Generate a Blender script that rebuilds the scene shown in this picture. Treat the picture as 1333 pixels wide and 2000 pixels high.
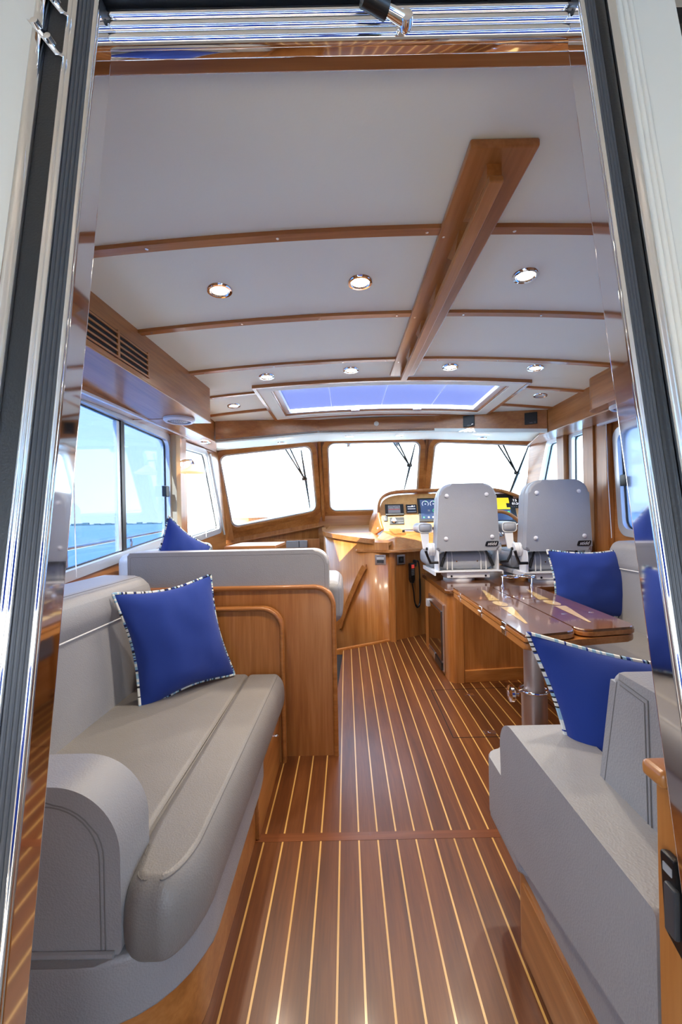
import bpy, bmesh, math, random
from mathutils import Vector, Matrix, noise
random.seed(4)
R = math.radians
for o in list(bpy.data.objects): bpy.data.objects.remove(o)
scn = bpy.context.scene; COL = scn.collection

# ---------------------------------------------------------------- camera
CAMZ = 1.15
cam_d = bpy.data.cameras.new('camera'); cam = bpy.data.objects.new('camera', cam_d); COL.objects.link(cam)
cam_d.sensor_fit = 'VERTICAL'; cam_d.sensor_height = 36.0; cam_d.sensor_width = 24.0
cam_d.lens = 820.0 / 2000.0 * 36.0
cam_d.shift_x = -(676 - 666.5) / 2000.0; cam_d.shift_y = (1015 - 1000) / 2000.0
cam_d.clip_start = .02; cam_d.clip_end = 20000
cam.location = (0, 0, CAMZ)
cam.rotation_mode = 'QUATERNION'
roll = Matrix.Rotation(0.021, 4, 'Y')
cam.rotation_quaternion = (roll @ Matrix.Rotation(R(90), 4, 'X')).to_quaternion()
scn.camera = cam

# ---------------------------------------------------------------- sky, sun, exposure
scn.view_settings.view_transform = 'Standard'; scn.view_settings.look = 'None'
scn.view_settings.gamma = 1; scn.view_settings.use_curve_mapping = False
scn.view_settings.exposure = 2.0
w = bpy.data.worlds.new('sky'); scn.world = w; w.use_nodes = True
wn = w.node_tree.nodes; wl = w.node_tree.links; wn.clear()
wo = wn.new('ShaderNodeOutputWorld'); wb = wn.new('ShaderNodeBackground')
tc = wn.new('ShaderNodeTexCoord'); sx = wn.new('ShaderNodeSeparateXYZ'); cr = wn.new('ShaderNodeValToRGB')
wl.new(tc.outputs['Generated'], sx.inputs[0]); wl.new(sx.outputs['Z'], cr.inputs[0])
cr.color_ramp.elements[0].position = 0.0; cr.color_ramp.elements[0].color = (.86, .90, .95, 1)
cr.color_ramp.elements[1].position = .9; cr.color_ramp.elements[1].color = (.20, .42, .85, 1)
e = cr.color_ramp.elements.new(.22); e.color = (.66, .79, .95, 1)
e = cr.color_ramp.elements.new(.5); e.color = (.42, .64, .93, 1)
wl.new(cr.outputs[0], wb.inputs[0]); wb.inputs[1].default_value = 2.3
wl.new(wb.outputs[0], wo.inputs[0])
sun_d = bpy.data.lights.new('sun', 'SUN'); sun = bpy.data.objects.new('sun', sun_d); COL.objects.link(sun)
sun_d.energy = 13.0; sun_d.angle = R(.4); sun_d.color = (1, .94, .85)
sun.location = (3, -8, 9)
sun.rotation_mode = 'QUATERNION'
sun.rotation_quaternion = Vector((.19, .69, -.70)).to_track_quat('-Z', 'Y')

# ---------------------------------------------------------------- materials
M = {}
def new_mat(name):
    m = bpy.data.materials.new(name); m.use_nodes = True
    n = m.node_tree.nodes; l = m.node_tree.links
    return m, n, l, n['Principled BSDF']
def srgb(r, g, b):
    f = lambda c: (c / 255 / 12.92) if c <= 10 else ((c / 255 + .055) / 1.055) ** 2.4
    return (f(r), f(g), f(b), 1)
def plain(name, col, rough=.5, metal=0, coat=0, emit=None, es=1.0, bump=0, bscale=200, spec=.5):
    m, n, l, p = new_mat(name)
    p.inputs['Base Color'].default_value = col; p.inputs['Roughness'].default_value = rough
    p.inputs['Metallic'].default_value = metal; p.inputs['Coat Weight'].default_value = coat
    p.inputs['Specular IOR Level'].default_value = spec
    if emit: p.inputs['Emission Color'].default_value = emit; p.inputs['Emission Strength'].default_value = es
    if bump:
        t = n.new('ShaderNodeTexCoord'); nz = n.new('ShaderNodeTexNoise'); b = n.new('ShaderNodeBump')
        nz.inputs['Scale'].default_value = bscale; nz.inputs['Detail'].default_value = 3
        b.inputs['Strength'].default_value = bump; b.inputs['Distance'].default_value = .002
        l.new(t.outputs['Object'], nz.inputs['Vector']); l.new(nz.outputs[0], b.inputs['Height']); l.new(b.outputs[0], p.inputs['Normal'])
    M[name] = m; return m
def wood(name, axis, c0, c1, c2, rough=.32, coat=.35, across=11.0, along=.9, vary=.16, fine=90):
    m, n, l, p = new_mat(name)
    t = n.new('ShaderNodeTexCoord'); oi = n.new('ShaderNodeObjectInfo')
    ad = n.new('ShaderNodeVectorMath'); ad.operation = 'ADD'
    ml = n.new('ShaderNodeMath'); ml.operation = 'MULTIPLY'; ml.inputs[1].default_value = 17.0
    l.new(oi.outputs['Random'], ml.inputs[0]); l.new(t.outputs['Object'], ad.inputs[0]); l.new(ml.outputs[0], ad.inputs[1])
    mp = n.new('ShaderNodeMapping'); s = [across] * 3; s['xyz'.index(axis)] = along; mp.inputs['Scale'].default_value = s
    l.new(ad.outputs[0], mp.inputs[0])
    n1 = n.new('ShaderNodeTexNoise'); n1.inputs['Scale'].default_value = 1.0; n1.inputs['Detail'].default_value = 5; n1.inputs['Distortion'].default_value = .8
    l.new(mp.outputs[0], n1.inputs['Vector'])
    mp2 = n.new('ShaderNodeMapping'); s = [fine] * 3; s['xyz'.index(axis)] = fine * .05; mp2.inputs['Scale'].default_value = s
    l.new(ad.outputs[0], mp2.inputs[0])
    n2 = n.new('ShaderNodeTexNoise'); n2.inputs['Scale'].default_value = 1.0; n2.inputs['Detail'].default_value = 3
    l.new(mp2.outputs[0], n2.inputs['Vector'])
    mx = n.new('ShaderNodeMix'); mx.data_type = 'FLOAT'; mx.inputs[0].default_value = .35
    l.new(n1.outputs[0], mx.inputs[2]); l.new(n2.outputs[0], mx.inputs[3])
    rp = n.new('ShaderNodeValToRGB'); el = rp.color_ramp.elements
    el[0].position = .32; el[0].color = c0; el[1].position = .68; el[1].color = c2
    x = el.new(.5); x.color = c1
    l.new(mx.outputs[0], rp.inputs[0])
    hv = n.new('ShaderNodeHueSaturation')
    mr = n.new('ShaderNodeMapRange'); mr.inputs[3].default_value = 1 - vary; mr.inputs[4].default_value = 1 + vary
    l.new(oi.outputs['Random'], mr.inputs[0]); l.new(mr.outputs[0], hv.inputs['Value']); l.new(rp.outputs[0], hv.inputs['Color'])
    l.new(hv.outputs[0], p.inputs['Base Color'])
    p.inputs['Roughness'].default_value = rough; p.inputs['Coat Weight'].default_value = coat; p.inputs['Coat Roughness'].default_value = .15
    if name.startswith('teak'): p.inputs['Specular IOR Level'].default_value = .35
    M[name] = m; return m
CH = (srgb(146, 87, 38), srgb(172, 110, 54), srgb(192, 132, 75))
for a in 'xyz': wood('cherry_' + a, a, *CH, vary=.06)
TB = (srgb(78, 44, 18), srgb(102, 60, 27), srgb(122, 76, 36))
for a in 'xyz': wood('varnish_' + a, a, *TB, rough=.05, coat=1.0, vary=.03)
wood('teak', 'y', srgb(78, 42, 18), srgb(99, 55, 25), srgb(116, 69, 34), rough=.36, coat=.07, across=16, vary=.09, fine=160)
wood('maple_dash', 'y', srgb(196, 140, 74), srgb(214, 160, 92), srgb(228, 178, 112), rough=.3, coat=.4, vary=.02)
wood('holly', 'y', srgb(186, 140, 72), srgb(204, 160, 90), srgb(216, 174, 106), rough=.3, coat=.2, vary=.05)
def leather(name, col, dark):
    m, n, l, p = new_mat(name)
    t = n.new('ShaderNodeTexCoord'); v = n.new('ShaderNodeTexVoronoi'); v.inputs['Scale'].default_value = 240; v.feature = 'F1'
    nz = n.new('ShaderNodeTexNoise'); nz.inputs['Scale'].default_value = 45; nz.inputs['Detail'].default_value = 6
    n3 = n.new('ShaderNodeTexNoise'); n3.inputs['Scale'].default_value = 6
    mx = n.new('ShaderNodeMix'); mx.data_type = 'RGBA'; mx.inputs[6].default_value = dark; mx.inputs[7].default_value = col
    l.new(t.outputs['Object'], v.inputs['Vector']); l.new(t.outputs['Object'], nz.inputs['Vector']); l.new(t.outputs['Object'], n3.inputs['Vector'])
    l.new(n3.outputs[0], mx.inputs[0]); l.new(mx.outputs[2], p.inputs['Base Color'])
    a = n.new('ShaderNodeMath'); a.operation = 'ADD'; l.new(v.outputs['Distance'], a.inputs[0]); l.new(nz.outputs[0], a.inputs[1])
    b = n.new('ShaderNodeBump'); b.inputs['Strength'].default_value = .35; b.inputs['Distance'].default_value = .0015
    l.new(a.outputs[0], b.inputs['Height']); l.new(b.outputs[0], p.inputs['Normal'])
    p.inputs['Roughness'].default_value = .42; p.inputs['Specular IOR Level'].default_value = .45
    M[name] = m
leather('leather', srgb(152, 152, 155), srgb(140, 140, 143))
leather('leather_shaded', srgb(132, 129, 127), srgb(121, 118, 116))  # same leather; the shade on the seats is put into this darker colour
leather('vinyl_chair', srgb(164, 168, 176), srgb(154, 158, 166))
plain('headliner', srgb(240, 248, 239), .7, bump=.12, bscale=120, spec=.2)
plain('gelcoat', srgb(216, 209, 192), .22, coat=.4)
plain('white_paint', srgb(226, 228, 232), .3)
plain('piping_white', srgb(228, 228, 226), .5)
plain('chrome', (.86, .86, .88, 1), .045, 1.0)
plain('steel', (.72, .72, .74, 1), .25, 1.0)
plain('leg_metal', srgb(196, 188, 186), .34, .85)
plain('aluminium', srgb(214, 218, 222), .35, .55)
plain('rubber', srgb(22, 23, 25), .42, bump=.2, bscale=300)
plain('rubber_rib', srgb(62, 64, 68), .38)
plain('black', srgb(16, 17, 19), .35)
plain('dark_void', srgb(18, 12, 8), .8)
plain('grey_plastic', srgb(150, 152, 156), .45)
plain('white_plastic', srgb(226, 228, 234), .4)
plain('stitch', srgb(104, 102, 102), .7)
plain('cream_stitch', srgb(196, 192, 184), .7)
plain('brass', srgb(214, 170, 90), .25, 1.0)
plain('screen_dark', srgb(26, 30, 40), .12, emit=srgb(30, 44, 80), es=.15)
plain('screen_lit', srgb(40, 50, 70), .15, emit=srgb(70, 96, 150), es=.18)
plain('screen_yellow', srgb(220, 190, 40), .2, emit=srgb(236, 206, 60), es=.22)
plain('lcd_text', srgb(235, 235, 240), .4, emit=srgb(240, 240, 250), es=.4)
plain('lcd_green', srgb(60, 200, 90), .4, emit=srgb(60, 220, 90), es=.35)
plain('lcd_red', srgb(200, 70, 60), .4, emit=srgb(220, 70, 60), es=.12)
plain('lamp_glow', (1, 1, 1, 1), .4, emit=(1, .86, .66, 1), es=9.0)
plain('shade_glass', srgb(250, 214, 176), .5, emit=(1, .46, .20, 1), es=.32)
plain('deck_white', srgb(238, 238, 236), .45)
plain('cockpit_teak', srgb(140, 122, 104), .6)
plain('shore', srgb(96, 122, 120), .9)
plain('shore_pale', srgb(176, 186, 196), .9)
plain('curtain', srgb(196, 176, 140), .85)
plain('fridge_front', srgb(38, 24, 16), .08, coat=1.0)
plain('inlay_tan', srgb(214, 182, 122), .05, coat=1.0)
plain('green_label', srgb(52, 150, 70), .4)
plain('red_label', srgb(214, 110, 30), .4)
def fabric(name, col, sc=700):
    m, n, l, p = new_mat(name)
    t = n.new('ShaderNodeTexCoord'); wv = n.new('ShaderNodeTexWave'); wv.inputs['Scale'].default_value = sc * .35; wv.wave_type = 'BANDS'
    wv.inputs['Distortion'].default_value = 1.5
    b = n.new('ShaderNodeBump'); b.inputs['Strength'].default_value = .25; b.inputs['Distance'].default_value = .0008
    l.new(t.outputs['Object'], wv.inputs['Vector']); l.new(wv.outputs[0], b.inputs['Height']); l.new(b.outputs[0], p.inputs['Normal'])
    p.inputs['Base Color'].default_value = col; p.inputs['Roughness'].default_value = .85
    p.inputs['Sheen Weight'].default_value = .15; p.inputs['Specular IOR Level'].default_value = .2
    M[name] = m
fabric('blue_cloth', srgb(34, 58, 136))
plain('cord_white', srgb(228, 228, 220), .8); plain('cord_black', srgb(24, 24, 28), .8); plain('cord_sky', srgb(150, 186, 206), .8)
def glass(name, tint, refl=.75):
    m, n, l, p = new_mat(name); n.remove(p)
    o = n['Material Output']; t = n.new('ShaderNodeBsdfTransparent'); g = n.new('ShaderNodeBsdfGlossy'); f = n.new('ShaderNodeFresnel')
    t.inputs[0].default_value = tint; g.inputs['Roughness'].default_value = .01; f.inputs[0].default_value = 1.5
    mm = n.new('ShaderNodeMath'); mm.operation = 'MULTIPLY'; mm.inputs[1].default_value = refl
    x = n.new('ShaderNodeMixShader'); l.new(f.outputs[0], mm.inputs[0]); l.new(mm.outputs[0], x.inputs[0]); l.new(t.outputs[0], x.inputs[1]); l.new(g.outputs[0], x.inputs[2]); l.new(x.outputs[0], o.inputs[0])
    M[name] = m
glass('glass_clear', (.97, .985, .98, 1), .4); glass('glass_tint', (.35, .415, .53, 1), .33); glass('glass_dark', (.08, .09, .11, 1))
def blind():
    m, n, l, p = new_mat('blind'); n.remove(p); o = n['Material Output']
    t = n.new('ShaderNodeBsdfTranslucent'); d = n.new('ShaderNodeBsdfDiffuse'); x = n.new('ShaderNodeMixShader'); x.inputs[0].default_value = .4
    t.inputs[0].default_value = (.05, .06, .13, 1); d.inputs[0].default_value = srgb(172, 180, 220)
    l.new(t.outputs[0], x.inputs[1]); l.new(d.outputs[0], x.inputs[2]); l.new(x.outputs[0], o.inputs[0]); M['blind'] = m
blind()
def water():
    m, n, l, p = new_mat('water')
    t = n.new('ShaderNodeTexCoord'); mp = n.new('ShaderNodeMapping'); mp.inputs['Scale'].default_value = (.5, .9, 1)
    a = n.new('ShaderNodeTexNoise'); a.inputs['Scale'].default_value = 1.6; a.inputs['Detail'].default_value = 7; a.inputs['Roughness'].default_value = .62
    b = n.new('ShaderNodeBump'); b.inputs['Strength'].default_value = .75; b.inputs['Distance'].default_value = .5
    rp = n.new('ShaderNodeValToRGB'); rp.color_ramp.elements[0].color = srgb(48, 104, 150); rp.color_ramp.elements[1].color = srgb(104, 164, 196)
    l.new(t.outputs['Object'], mp.inputs[0]); l.new(mp.outputs[0], a.inputs['Vector']); l.new(a.outputs[0], b.inputs['Height']); l.new(b.outputs[0], p.inputs['Normal'])
    l.new(a.outputs[0], rp.inputs[0]); l.new(rp.outputs[0], p.inputs['Base Color'])
    p.inputs['Roughness'].default_value = .25; M['water'] = m
water()

# ---------------------------------------------------------------- mesh helpers
def nb(): return bmesh.new()
def hexa(bm, p, bev=0, seg=2, mi=0):
    """p: 8 points, bottom ring 0-3 then top ring 4-7"""
    v = [bm.verts.new(q) for q in p]
    fs = [(0, 3, 2, 1), (4, 5, 6, 7), (0, 1, 5, 4), (1, 2, 6, 5), (2, 3, 7, 6), (3, 0, 4, 7)]
    f = [bm.faces.new([v[i] for i in q]) for q in fs]
    for q in f: q.material_index = mi
    if bev:
        es = list({e for q in f for e in q.edges})
        bmesh.ops.bevel(bm, geom=es, offset=bev, segments=seg, profile=.5, affect='EDGES')
def box(bm, x0, x1, y0, y1, z0, z1, bev=0, seg=2, mi=0):
    hexa(bm, [(x0, y0, z0), (x1, y0, z0), (x1, y1, z0), (x0, y1, z0), (x0, y0, z1), (x1, y0, z1), (x1, y1, z1), (x0, y1, z1)], bev, seg, mi)
def to3(axis, a, p):
    return {'x': (a, p[0], p[1]), 'y': (p[0], a, p[1]), 'z': (p[0], p[1], a)}[axis]
def prism(bm, pts, axis, a, b, bev=0, seg=3, mi=0):
    v0 = [bm.verts.new(to3(axis, a, p)) for p in pts]; v1 = [bm.verts.new(to3(axis, b, p)) for p in pts]
    n = len(pts); fs = [bm.faces.new(v0), bm.faces.new(list(reversed(v1)))]
    caps = list(fs[0].edges) + list(fs[1].edges)
    for i in range(n):
        j = (i + 1) % n; fs.append(bm.faces.new([v0[j], v0[i], v1[i], v1[j]]))
    for f in fs: f.material_index = mi
    if bev: bmesh.ops.bevel(bm, geom=caps, offset=bev, segments=seg, profile=.5, affect='EDGES', clamp_overlap=True)
def rpoly(pts, r, n=5):
    """round the corners of a closed polygon (2-D or 3-D); r one value or one per corner"""
    P = [Vector(p) for p in pts]; out = []; k = len(P)
    for i in range(k):
        rr = r[i] if isinstance(r, (list, tuple)) else r
        a, b, c = P[i - 1], P[i], P[(i + 1) % k]
        if rr <= 0: out.append(b); continue
        da, dc = (a - b), (c - b)
        s = b + da.normalized() * min(rr, da.length * .49); t = b + dc.normalized() * min(rr, dc.length * .49)
        for q in range(n + 1):
            u = q / n
            # a little fuller than a parabola: closer to a circular arc
            m_ = b * .12 + (s + t) * .0 ; ctrl = b
            wq = .7071
            den = (1 - u) ** 2 + 2 * wq * u * (1 - u) + u * u
            out.append((s * (1 - u) ** 2 + ctrl * (2 * wq * u * (1 - u)) + t * u * u) / den)
    return out
def ring3(bm, outer, inner, off, mi=0):
    """thick ring between two closed loops of equal count, off = thickness vector"""
    off = Vector(off); n = len(outer)
    o0 = [bm.verts.new(p) for p in outer]; i0 = [bm.verts.new(p) for p in inner]
    o1 = [bm.verts.new(Vector(p) + off) for p in outer]; i1 = [bm.verts.new(Vector(p) + off) for p in inner]
    for k in range(n):
        j = (k + 1) % n
        for q in ([o0[k], o0[j], i0[j], i0[k]], [o1[j], o1[k], i1[k], i1[j]], [o0[j], o0[k], o1[k], o1[j]], [i0[k], i0[j], i1[j], i1[k]]):
            f = bm.faces.new(q); f.material_index = mi
    bmesh.ops.remove_doubles(bm, verts=bm.verts, dist=1e-6)
def holed(bm, outer4, inner4, r, off, n=6):
    """plate with one rounded opening; outer corner k faces inner corner k"""
    inn = rpoly(inner4, r, n); out = []
    for k in range(4): out += [Vector(outer4[k])] * (n + 1)
    ring3(bm, out, inn, off)
def grow(pts, d):
    c = sum((Vector(p) for p in pts), Vector((0,) * len(pts[0]))) / len(pts)
    out = []
    k = len(pts); P = [Vector(p) for p in pts]
    for i in range(k):
        a, b, cc = P[i - 1], P[i], P[(i + 1) % k]
        u = (b - a).normalized(); v = (b - cc).normalized()
        s = max(.3, (u.cross(v)).length if len(b) == 3 else abs(u.x * v.y - u.y * v.x))
        out.append(b + (u + v) * (d / s))
    return out
def plate(bm, pts, off, mi=0):
    off = Vector(off); v0 = [bm.verts.new(p) for p in pts]; v1 = [bm.verts.new(Vector(p) + off) for p in pts]; n = len(pts)
    fs = [bm.faces.new(v0), bm.faces.new(list(reversed(v1)))]
    for i in range(n):
        j = (i + 1) % n; fs.append(bm.faces.new([v0[j], v0[i], v1[i], v1[j]]))
    for f in fs: f.material_index = mi
def tube(bm, pts, r, n=8, closed=False, mi=0, mis=None):
    P = [Vector(p) for p in pts]; k = len(P); rings = []; prev = None
    for i in range(k):
        if closed: t = (P[(i + 1) % k] - P[i - 1])
        else: t = P[min(i + 1, k - 1)] - P[max(i - 1, 0)]
        t.normalize()
        if prev is None:
            up = Vector((0, 0, 1)) if abs(t.z) < .9 else Vector((1, 0, 0)); x = t.cross(up).normalized()
        else:
            x = prev - t * prev.dot(t); x.normalize()
        prev = x; y = t.cross(x); rr = r[i] if isinstance(r, (list, tuple)) else r
        rings.append([bm.verts.new(P[i] + (x * math.cos(2 * math.pi * q / n) + y * math.sin(2 * math.pi * q / n)) * rr) for q in range(n)])
    for i in range(k if closed else k - 1):
        a, b = rings[i], rings[(i + 1) % k]
        for q in range(n):
            f = bm.faces.new([a[q], a[(q + 1) % n], b[(q + 1) % n], b[q]]); f.material_index = mis[i % len(mis)] if mis else mi
    if not closed:
        f = bm.faces.new(list(reversed(rings[0]))); f.material_index = mi
        f = bm.faces.new(rings[-1]); f.material_index = mi
def lathe(bm, prof, o=(0, 0, 0), axis='z', n=24, mi=0, caps=True):
    o = Vector(o); rings = []
    for r, h in prof:
        rg = []
        if r < 1e-6:
            p = {'z': (0, 0, h), 'y': (0, h, 0), 'x': (h, 0, 0)}[axis]; rings.append([bm.verts.new(o + Vector(p))]); continue
        for q in range(n):
            c, s = math.cos(2 * math.pi * q / n) * r, math.sin(2 * math.pi * q / n) * r
            p = {'z': (c, s, h), 'y': (s, h, c), 'x': (h, c, s)}[axis]
            rg.append(bm.verts.new(o + Vector(p)))
        rings.append(rg)
    for a, b in zip(rings, rings[1:]):
        for q in range(n):
            j = (q + 1) % n
            if len(a) == 1 and len(b) == 1: continue
            if len(a) == 1: f = bm.faces.new([a[0], b[j], b[q]])
            elif len(b) == 1: f = bm.faces.new([a[q], a[j], b[0]])
            else: f = bm.faces.new([a[q], a[j], b[j], b[q]])
            f.material_index = mi
    if not caps: return
    if len(rings[0]) > 1: bm.faces.new(list(reversed(rings[0]))).material_index = mi
    if len(rings[-1]) > 1: bm.faces.new(rings[-1]).material_index = mi
def soft(bm, x0, x1, y0, y1, z0, z1, r=.04, puff=0, k=4, m=5, mi=0):
    """upholstered block: rounded box with slightly crowned faces"""
    c = Vector(((x0 + x1) / 2, (y0 + y1) / 2, (z0 + z1) / 2)); h = Vector(((x1 - x0) / 2, (y1 - y0) / 2, (z1 - z0) / 2)); r = min(r, h.x * .98, h.y * .98, h.z * .98)
    def samp(hh):
        inn = hh - r; a = [-hh + r * (1 - math.cos(math.pi / 4 * q / k) / math.cos(math.pi / 4) * 1.0 + (1 / math.cos(math.pi / 4) - 1)) if False else -hh + r * (math.tan(math.pi / 4 * q / k)) for q in range(k)]
        a = [-inn - r * math.tan(math.pi / 4 * (k - q) / k) for q in range(k)]
        b = [-inn + 2 * inn * q / m for q in range(m + 1)]
        return a + b + [-t for t in reversed(a)]
    S = [samp(h[i]) for i in range(3)]
    for ax in range(3):
        u, v = [(1, 2), (2, 0), (0, 1)][ax]
        for sg in (-1, 1):
            g = []
            for a in S[u]:
                row = []
                for b in S[v]:
                    q = [0, 0, 0]; q[ax] = sg * h[ax]; q[u] = a; q[v] = b
                    inn = Vector([max(-(h[i] - r), min(h[i] - r, q[i])) for i in range(3)])
                    d = Vector(q) - inn; d = d.normalized() * r
                    p = inn + d
                    if puff:
                        p[ax] += sg * puff * max(0, 1 - (p[u] / h[u]) ** 2) * max(0, 1 - (p[v] / h[v]) ** 2)
                    row.append(bm.verts.new(c + p))
                g.append(row)
            for i in range(len(g) - 1):
                for j in range(len(g[0]) - 1):
                    qd = [g[i][j], g[i + 1][j], g[i + 1][j + 1], g[i][j + 1]]
                    f = bm.faces.new(qd if sg > 0 else list(reversed(qd))); f.material_index = mi
    bmesh.ops.remove_doubles(bm, verts=bm.verts, dist=1e-5)
def obj(name, bm, mats, parent=None, smooth=True, at=None, angle=38, fix=True):
    me = bpy.data.meshes.new(name)
    if fix: bmesh.ops.recalc_face_normals(bm, faces=bm.faces)
    bm.to_mesh(me); bm.free()
    for k in (mats if isinstance(mats, (list, tuple)) else [mats]): me.materials.append(M[k])
    if smooth:
        for p in me.polygons: p.use_smooth = True
        me.set_sharp_from_angle(angle=R(angle))
    o = bpy.data.objects.new(name, me); COL.objects.link(o)
    if smooth and len(me.polygons) < 3000:
        md = o.modifiers.new('weighted', 'WEIGHTED_NORMAL'); md.keep_sharp = True; md.weight = 80
    if parent is not None:
        o.parent = parent
        if parent.type == 'EMPTY' and parent.parent is None and parent.get('_world'): o.location = -parent.location
    if at is not None: o.location = at
    return o
def thing(name, label, cat, loc=(0, 0, 0), group=None, world=True):
    """Empty at the thing's base; world=True: its part meshes are given in world coordinates"""
    o = bpy.data.objects.new(name, None); o.empty_display_size = .05; COL.objects.link(o); o.location = loc
    o['label'] = label; o['category'] = cat
    if group: o['group'] = group
    if world: o['_world'] = 1
    return o
def tag(o, label, cat, group=None):
    o['label'] = label; o['category'] = cat
    if group: o['group'] = group
    return o
def struct(o): o['kind'] = 'structure'; return o
def copy_tree(o, parent=None):
    c = o.copy(); COL.objects.link(c); c.parent = parent
    for ch in list(o.children): copy_tree(ch, c)
    return c
def text_bm(s, size, mat4, depth=.0006, shear=0):
    cu = bpy.data.curves.new('t', 'FONT'); cu.body = s; cu.size = size; cu.extrude = depth; cu.align_x = 'CENTER'; cu.align_y = 'CENTER'; cu.shear = shear
    cu.resolution_u = 3
    o = bpy.data.objects.new('t', cu); COL.objects.link(o)
    dg = bpy.context.evaluated_depsgraph_get(); me = bpy.data.meshes.new_from_object(o.evaluated_get(dg))
    bm = nb(); bm.from_mesh(me); bmesh.ops.transform(bm, matrix=mat4, verts=bm.verts)
    bpy.data.objects.remove(o); bpy.data.curves.remove(cu); bpy.data.meshes.remove(me)
    return bm
def frame4(o, u, v):
    u = Vector(u).normalized(); v = Vector(v); v = (v - u * v.dot(u)).normalized(); n = u.cross(v)
    m = Matrix.Identity(4)
    for i in range(3): m[i][0] = u[i]; m[i][1] = v[i]; m[i][2] = n[i]; m[i][3] = o[i]
    return m
def xf(bm, m): bmesh.ops.transform(bm, matrix=m, verts=bm.verts)
# boat layout numbers (metres; X starboard, Y forward, Z up, floor at 0)
CX = .32                                       # boat centreline
def cz(x): return 2.08 - .04 * (x - CX) ** 2   # cambered ceiling
WL, WR = -1.32, 1.96                           # cabin sides

# ================================================================ SETTING
# ---- floor: teak planks and holly strips
fl = nb(); box(fl, -1.3, 1.95, .42, 3.62, -.06, -.012); box(fl, .42, 1.95, 3.6, 5.0, -.06, -.012)
floor = struct(obj('floor', fl, 'dark_void', smooth=False))
SP, X0 = .0683, .0199
def y_end(x):
    if x > .40: return 4.35
    if x < -.10: return 2.06
    return 3.67 + (x + .096) * .549
def strip_piece(nm, xa, xb, y0, y1a, y1b, mat, top=0):
    bm = nb(); z0 = -.014
    hexa(bm, [(xa, y0, z0), (xb, y0, z0), (xb, y1b, z0), (xa, y1a, z0), (xa, y0, top), (xb, y0, top), (xb, y1b, top), (xa, y1a, top)])
    return obj(nm, bm, mat, floor, smooth=False)
for k in range(-8, 27):
    xa = X0 + k * SP
    for (ya, yb) in ((.43, 1.505), (1.545, None)):
        a, b, c = xa, xa + .0058, xa + SP
        if yb: e = [yb] * 3
        else: e = [y_end(a), y_end(b), y_end(c - .001)]
        if k < -6 and yb is None: e = [2.06] * 3
        strip_piece('inlay_strip', a, b, ya, e[0], e[1], 'holly')
        strip_piece('plank', b + .0003, c - .0003, ya, e[1], e[2], 'teak')
bm = nb(); box(bm, -.53, 1.86, 1.5055, 1.5445, -.014, .0005)
wood('teak_x', 'x', srgb(86, 46, 22), srgb(108, 60, 31), srgb(126, 74, 42), rough=.3, coat=.2, across=16)
obj('cross_plank', bm, 'teak_x', floor, smooth=False)
# rounded nosing at the companionway edge
bm = nb(); prism(bm, [(-.14, 3.648), (.44, 3.966), (.43, 3.992), (-.15, 3.674)], 'z', -.05, .018, .008)
struct(obj('trim_1', bm, 'cherry_x'))

tn = [1]
def trim(bm, mat, **k):
    tn[0] += 1; return struct(obj('trim_%d' % tn[0], bm, mat, **k))
# ---- ceiling with hatch opening
HX0, HX1, HY0, HY1 = -.50, 1.14, 2.86, 3.58
def curved(bm, x0, x1, y0, y1, dz0, dz1, nx=14):
    """cambered slab from dz0 to dz1 relative to the ceiling"""
    for (ya, yb) in ((y0, y1),):
        g = []
        for i in range(nx + 1):
            x = x0 + (x1 - x0) * i / nx; z = cz(x)
            g.append([bm.verts.new((x, ya, z + dz0)), bm.verts.new((x, yb, z + dz0)), bm.verts.new((x, yb, z + dz1)), bm.verts.new((x, ya, z + dz1))])
        for a, b in zip(g, g[1:]):
            for q in range(4):
                bm.faces.new([a[q], b[q], b[(q + 1) % 4], a[(q + 1) % 4]])
        bm.faces.new(list(reversed(g[0]))); bm.faces.new(g[-1])
bm = nb()
curved(bm, WL - .1, WR + .1, .62, HY0, .02, .11, 24); curved(bm, WL - .1, WR + .1, HY1, 4.9, .02, .11, 24)
curved(bm, WL - .1, HX0, HY0, HY1, .02, .11, 8); curved(bm, HX1, WR + .1, HY0, HY1, .02, .11, 8)
ceiling = struct(obj('ceiling', bm, 'gelcoat', angle=60))
def headliner(x0, x1, y0, y1):
    bm = nb(); curved(bm, x0, x1, y0, y1, 0, .021, 14); obj('headliner_panel', bm, 'headliner', ceiling, angle=60)
headliner(-1.3, 1.94, .74, 1.34); headliner(-1.3, 1.94, 1.341, 1.89); headliner(-1.3, 1.94, 1.891, 2.425); headliner(-1.3, 1.94, 2.426, 2.80)
for (xa, xb) in ((-1.3, HX0 - .02), (HX1 + .02, 1.94)):
    headliner(xa, xb, 2.801, 2.90); headliner(xa, xb, 2.901, 3.33); headliner(xa, xb, 3.331, 3.62)
headliner(-1.3, 1.94, 3.621, 3.9)
def batten(x0, x1, y, wd=.034, th=.014, screws=()):
    bm = nb(); curved(bm, x0, x1, y - wd / 2, y + wd / 2, -th, .001, 18); t = trim(bm, 'cherry_x', angle=60)
    for x in screws:
        b = nb(); lathe(b, [(.0055, .0005), (.0055, -.0015), (.003, -.002), (0, -.0012)], (x, y, cz(x) - th), n=10); obj('screw', b, 'steel', t)
batten(-1.2, .325, 1.345, screws=(-.62, -.2, .28)); batten(.475, 1.9, 1.345, screws=(.56, .95))
batten(-1.2, .32, 1.893, screws=(-.86, -.45, -.1, .25)); batten(.46, 1.9, 1.893, screws=(.55, .9))
batten(-1.2, .31, 2.43, screws=(-.8, -.4, .0, .25)); batten(.46, 1.9, 2.43, screws=(.55, .9, 1.3))
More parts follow.
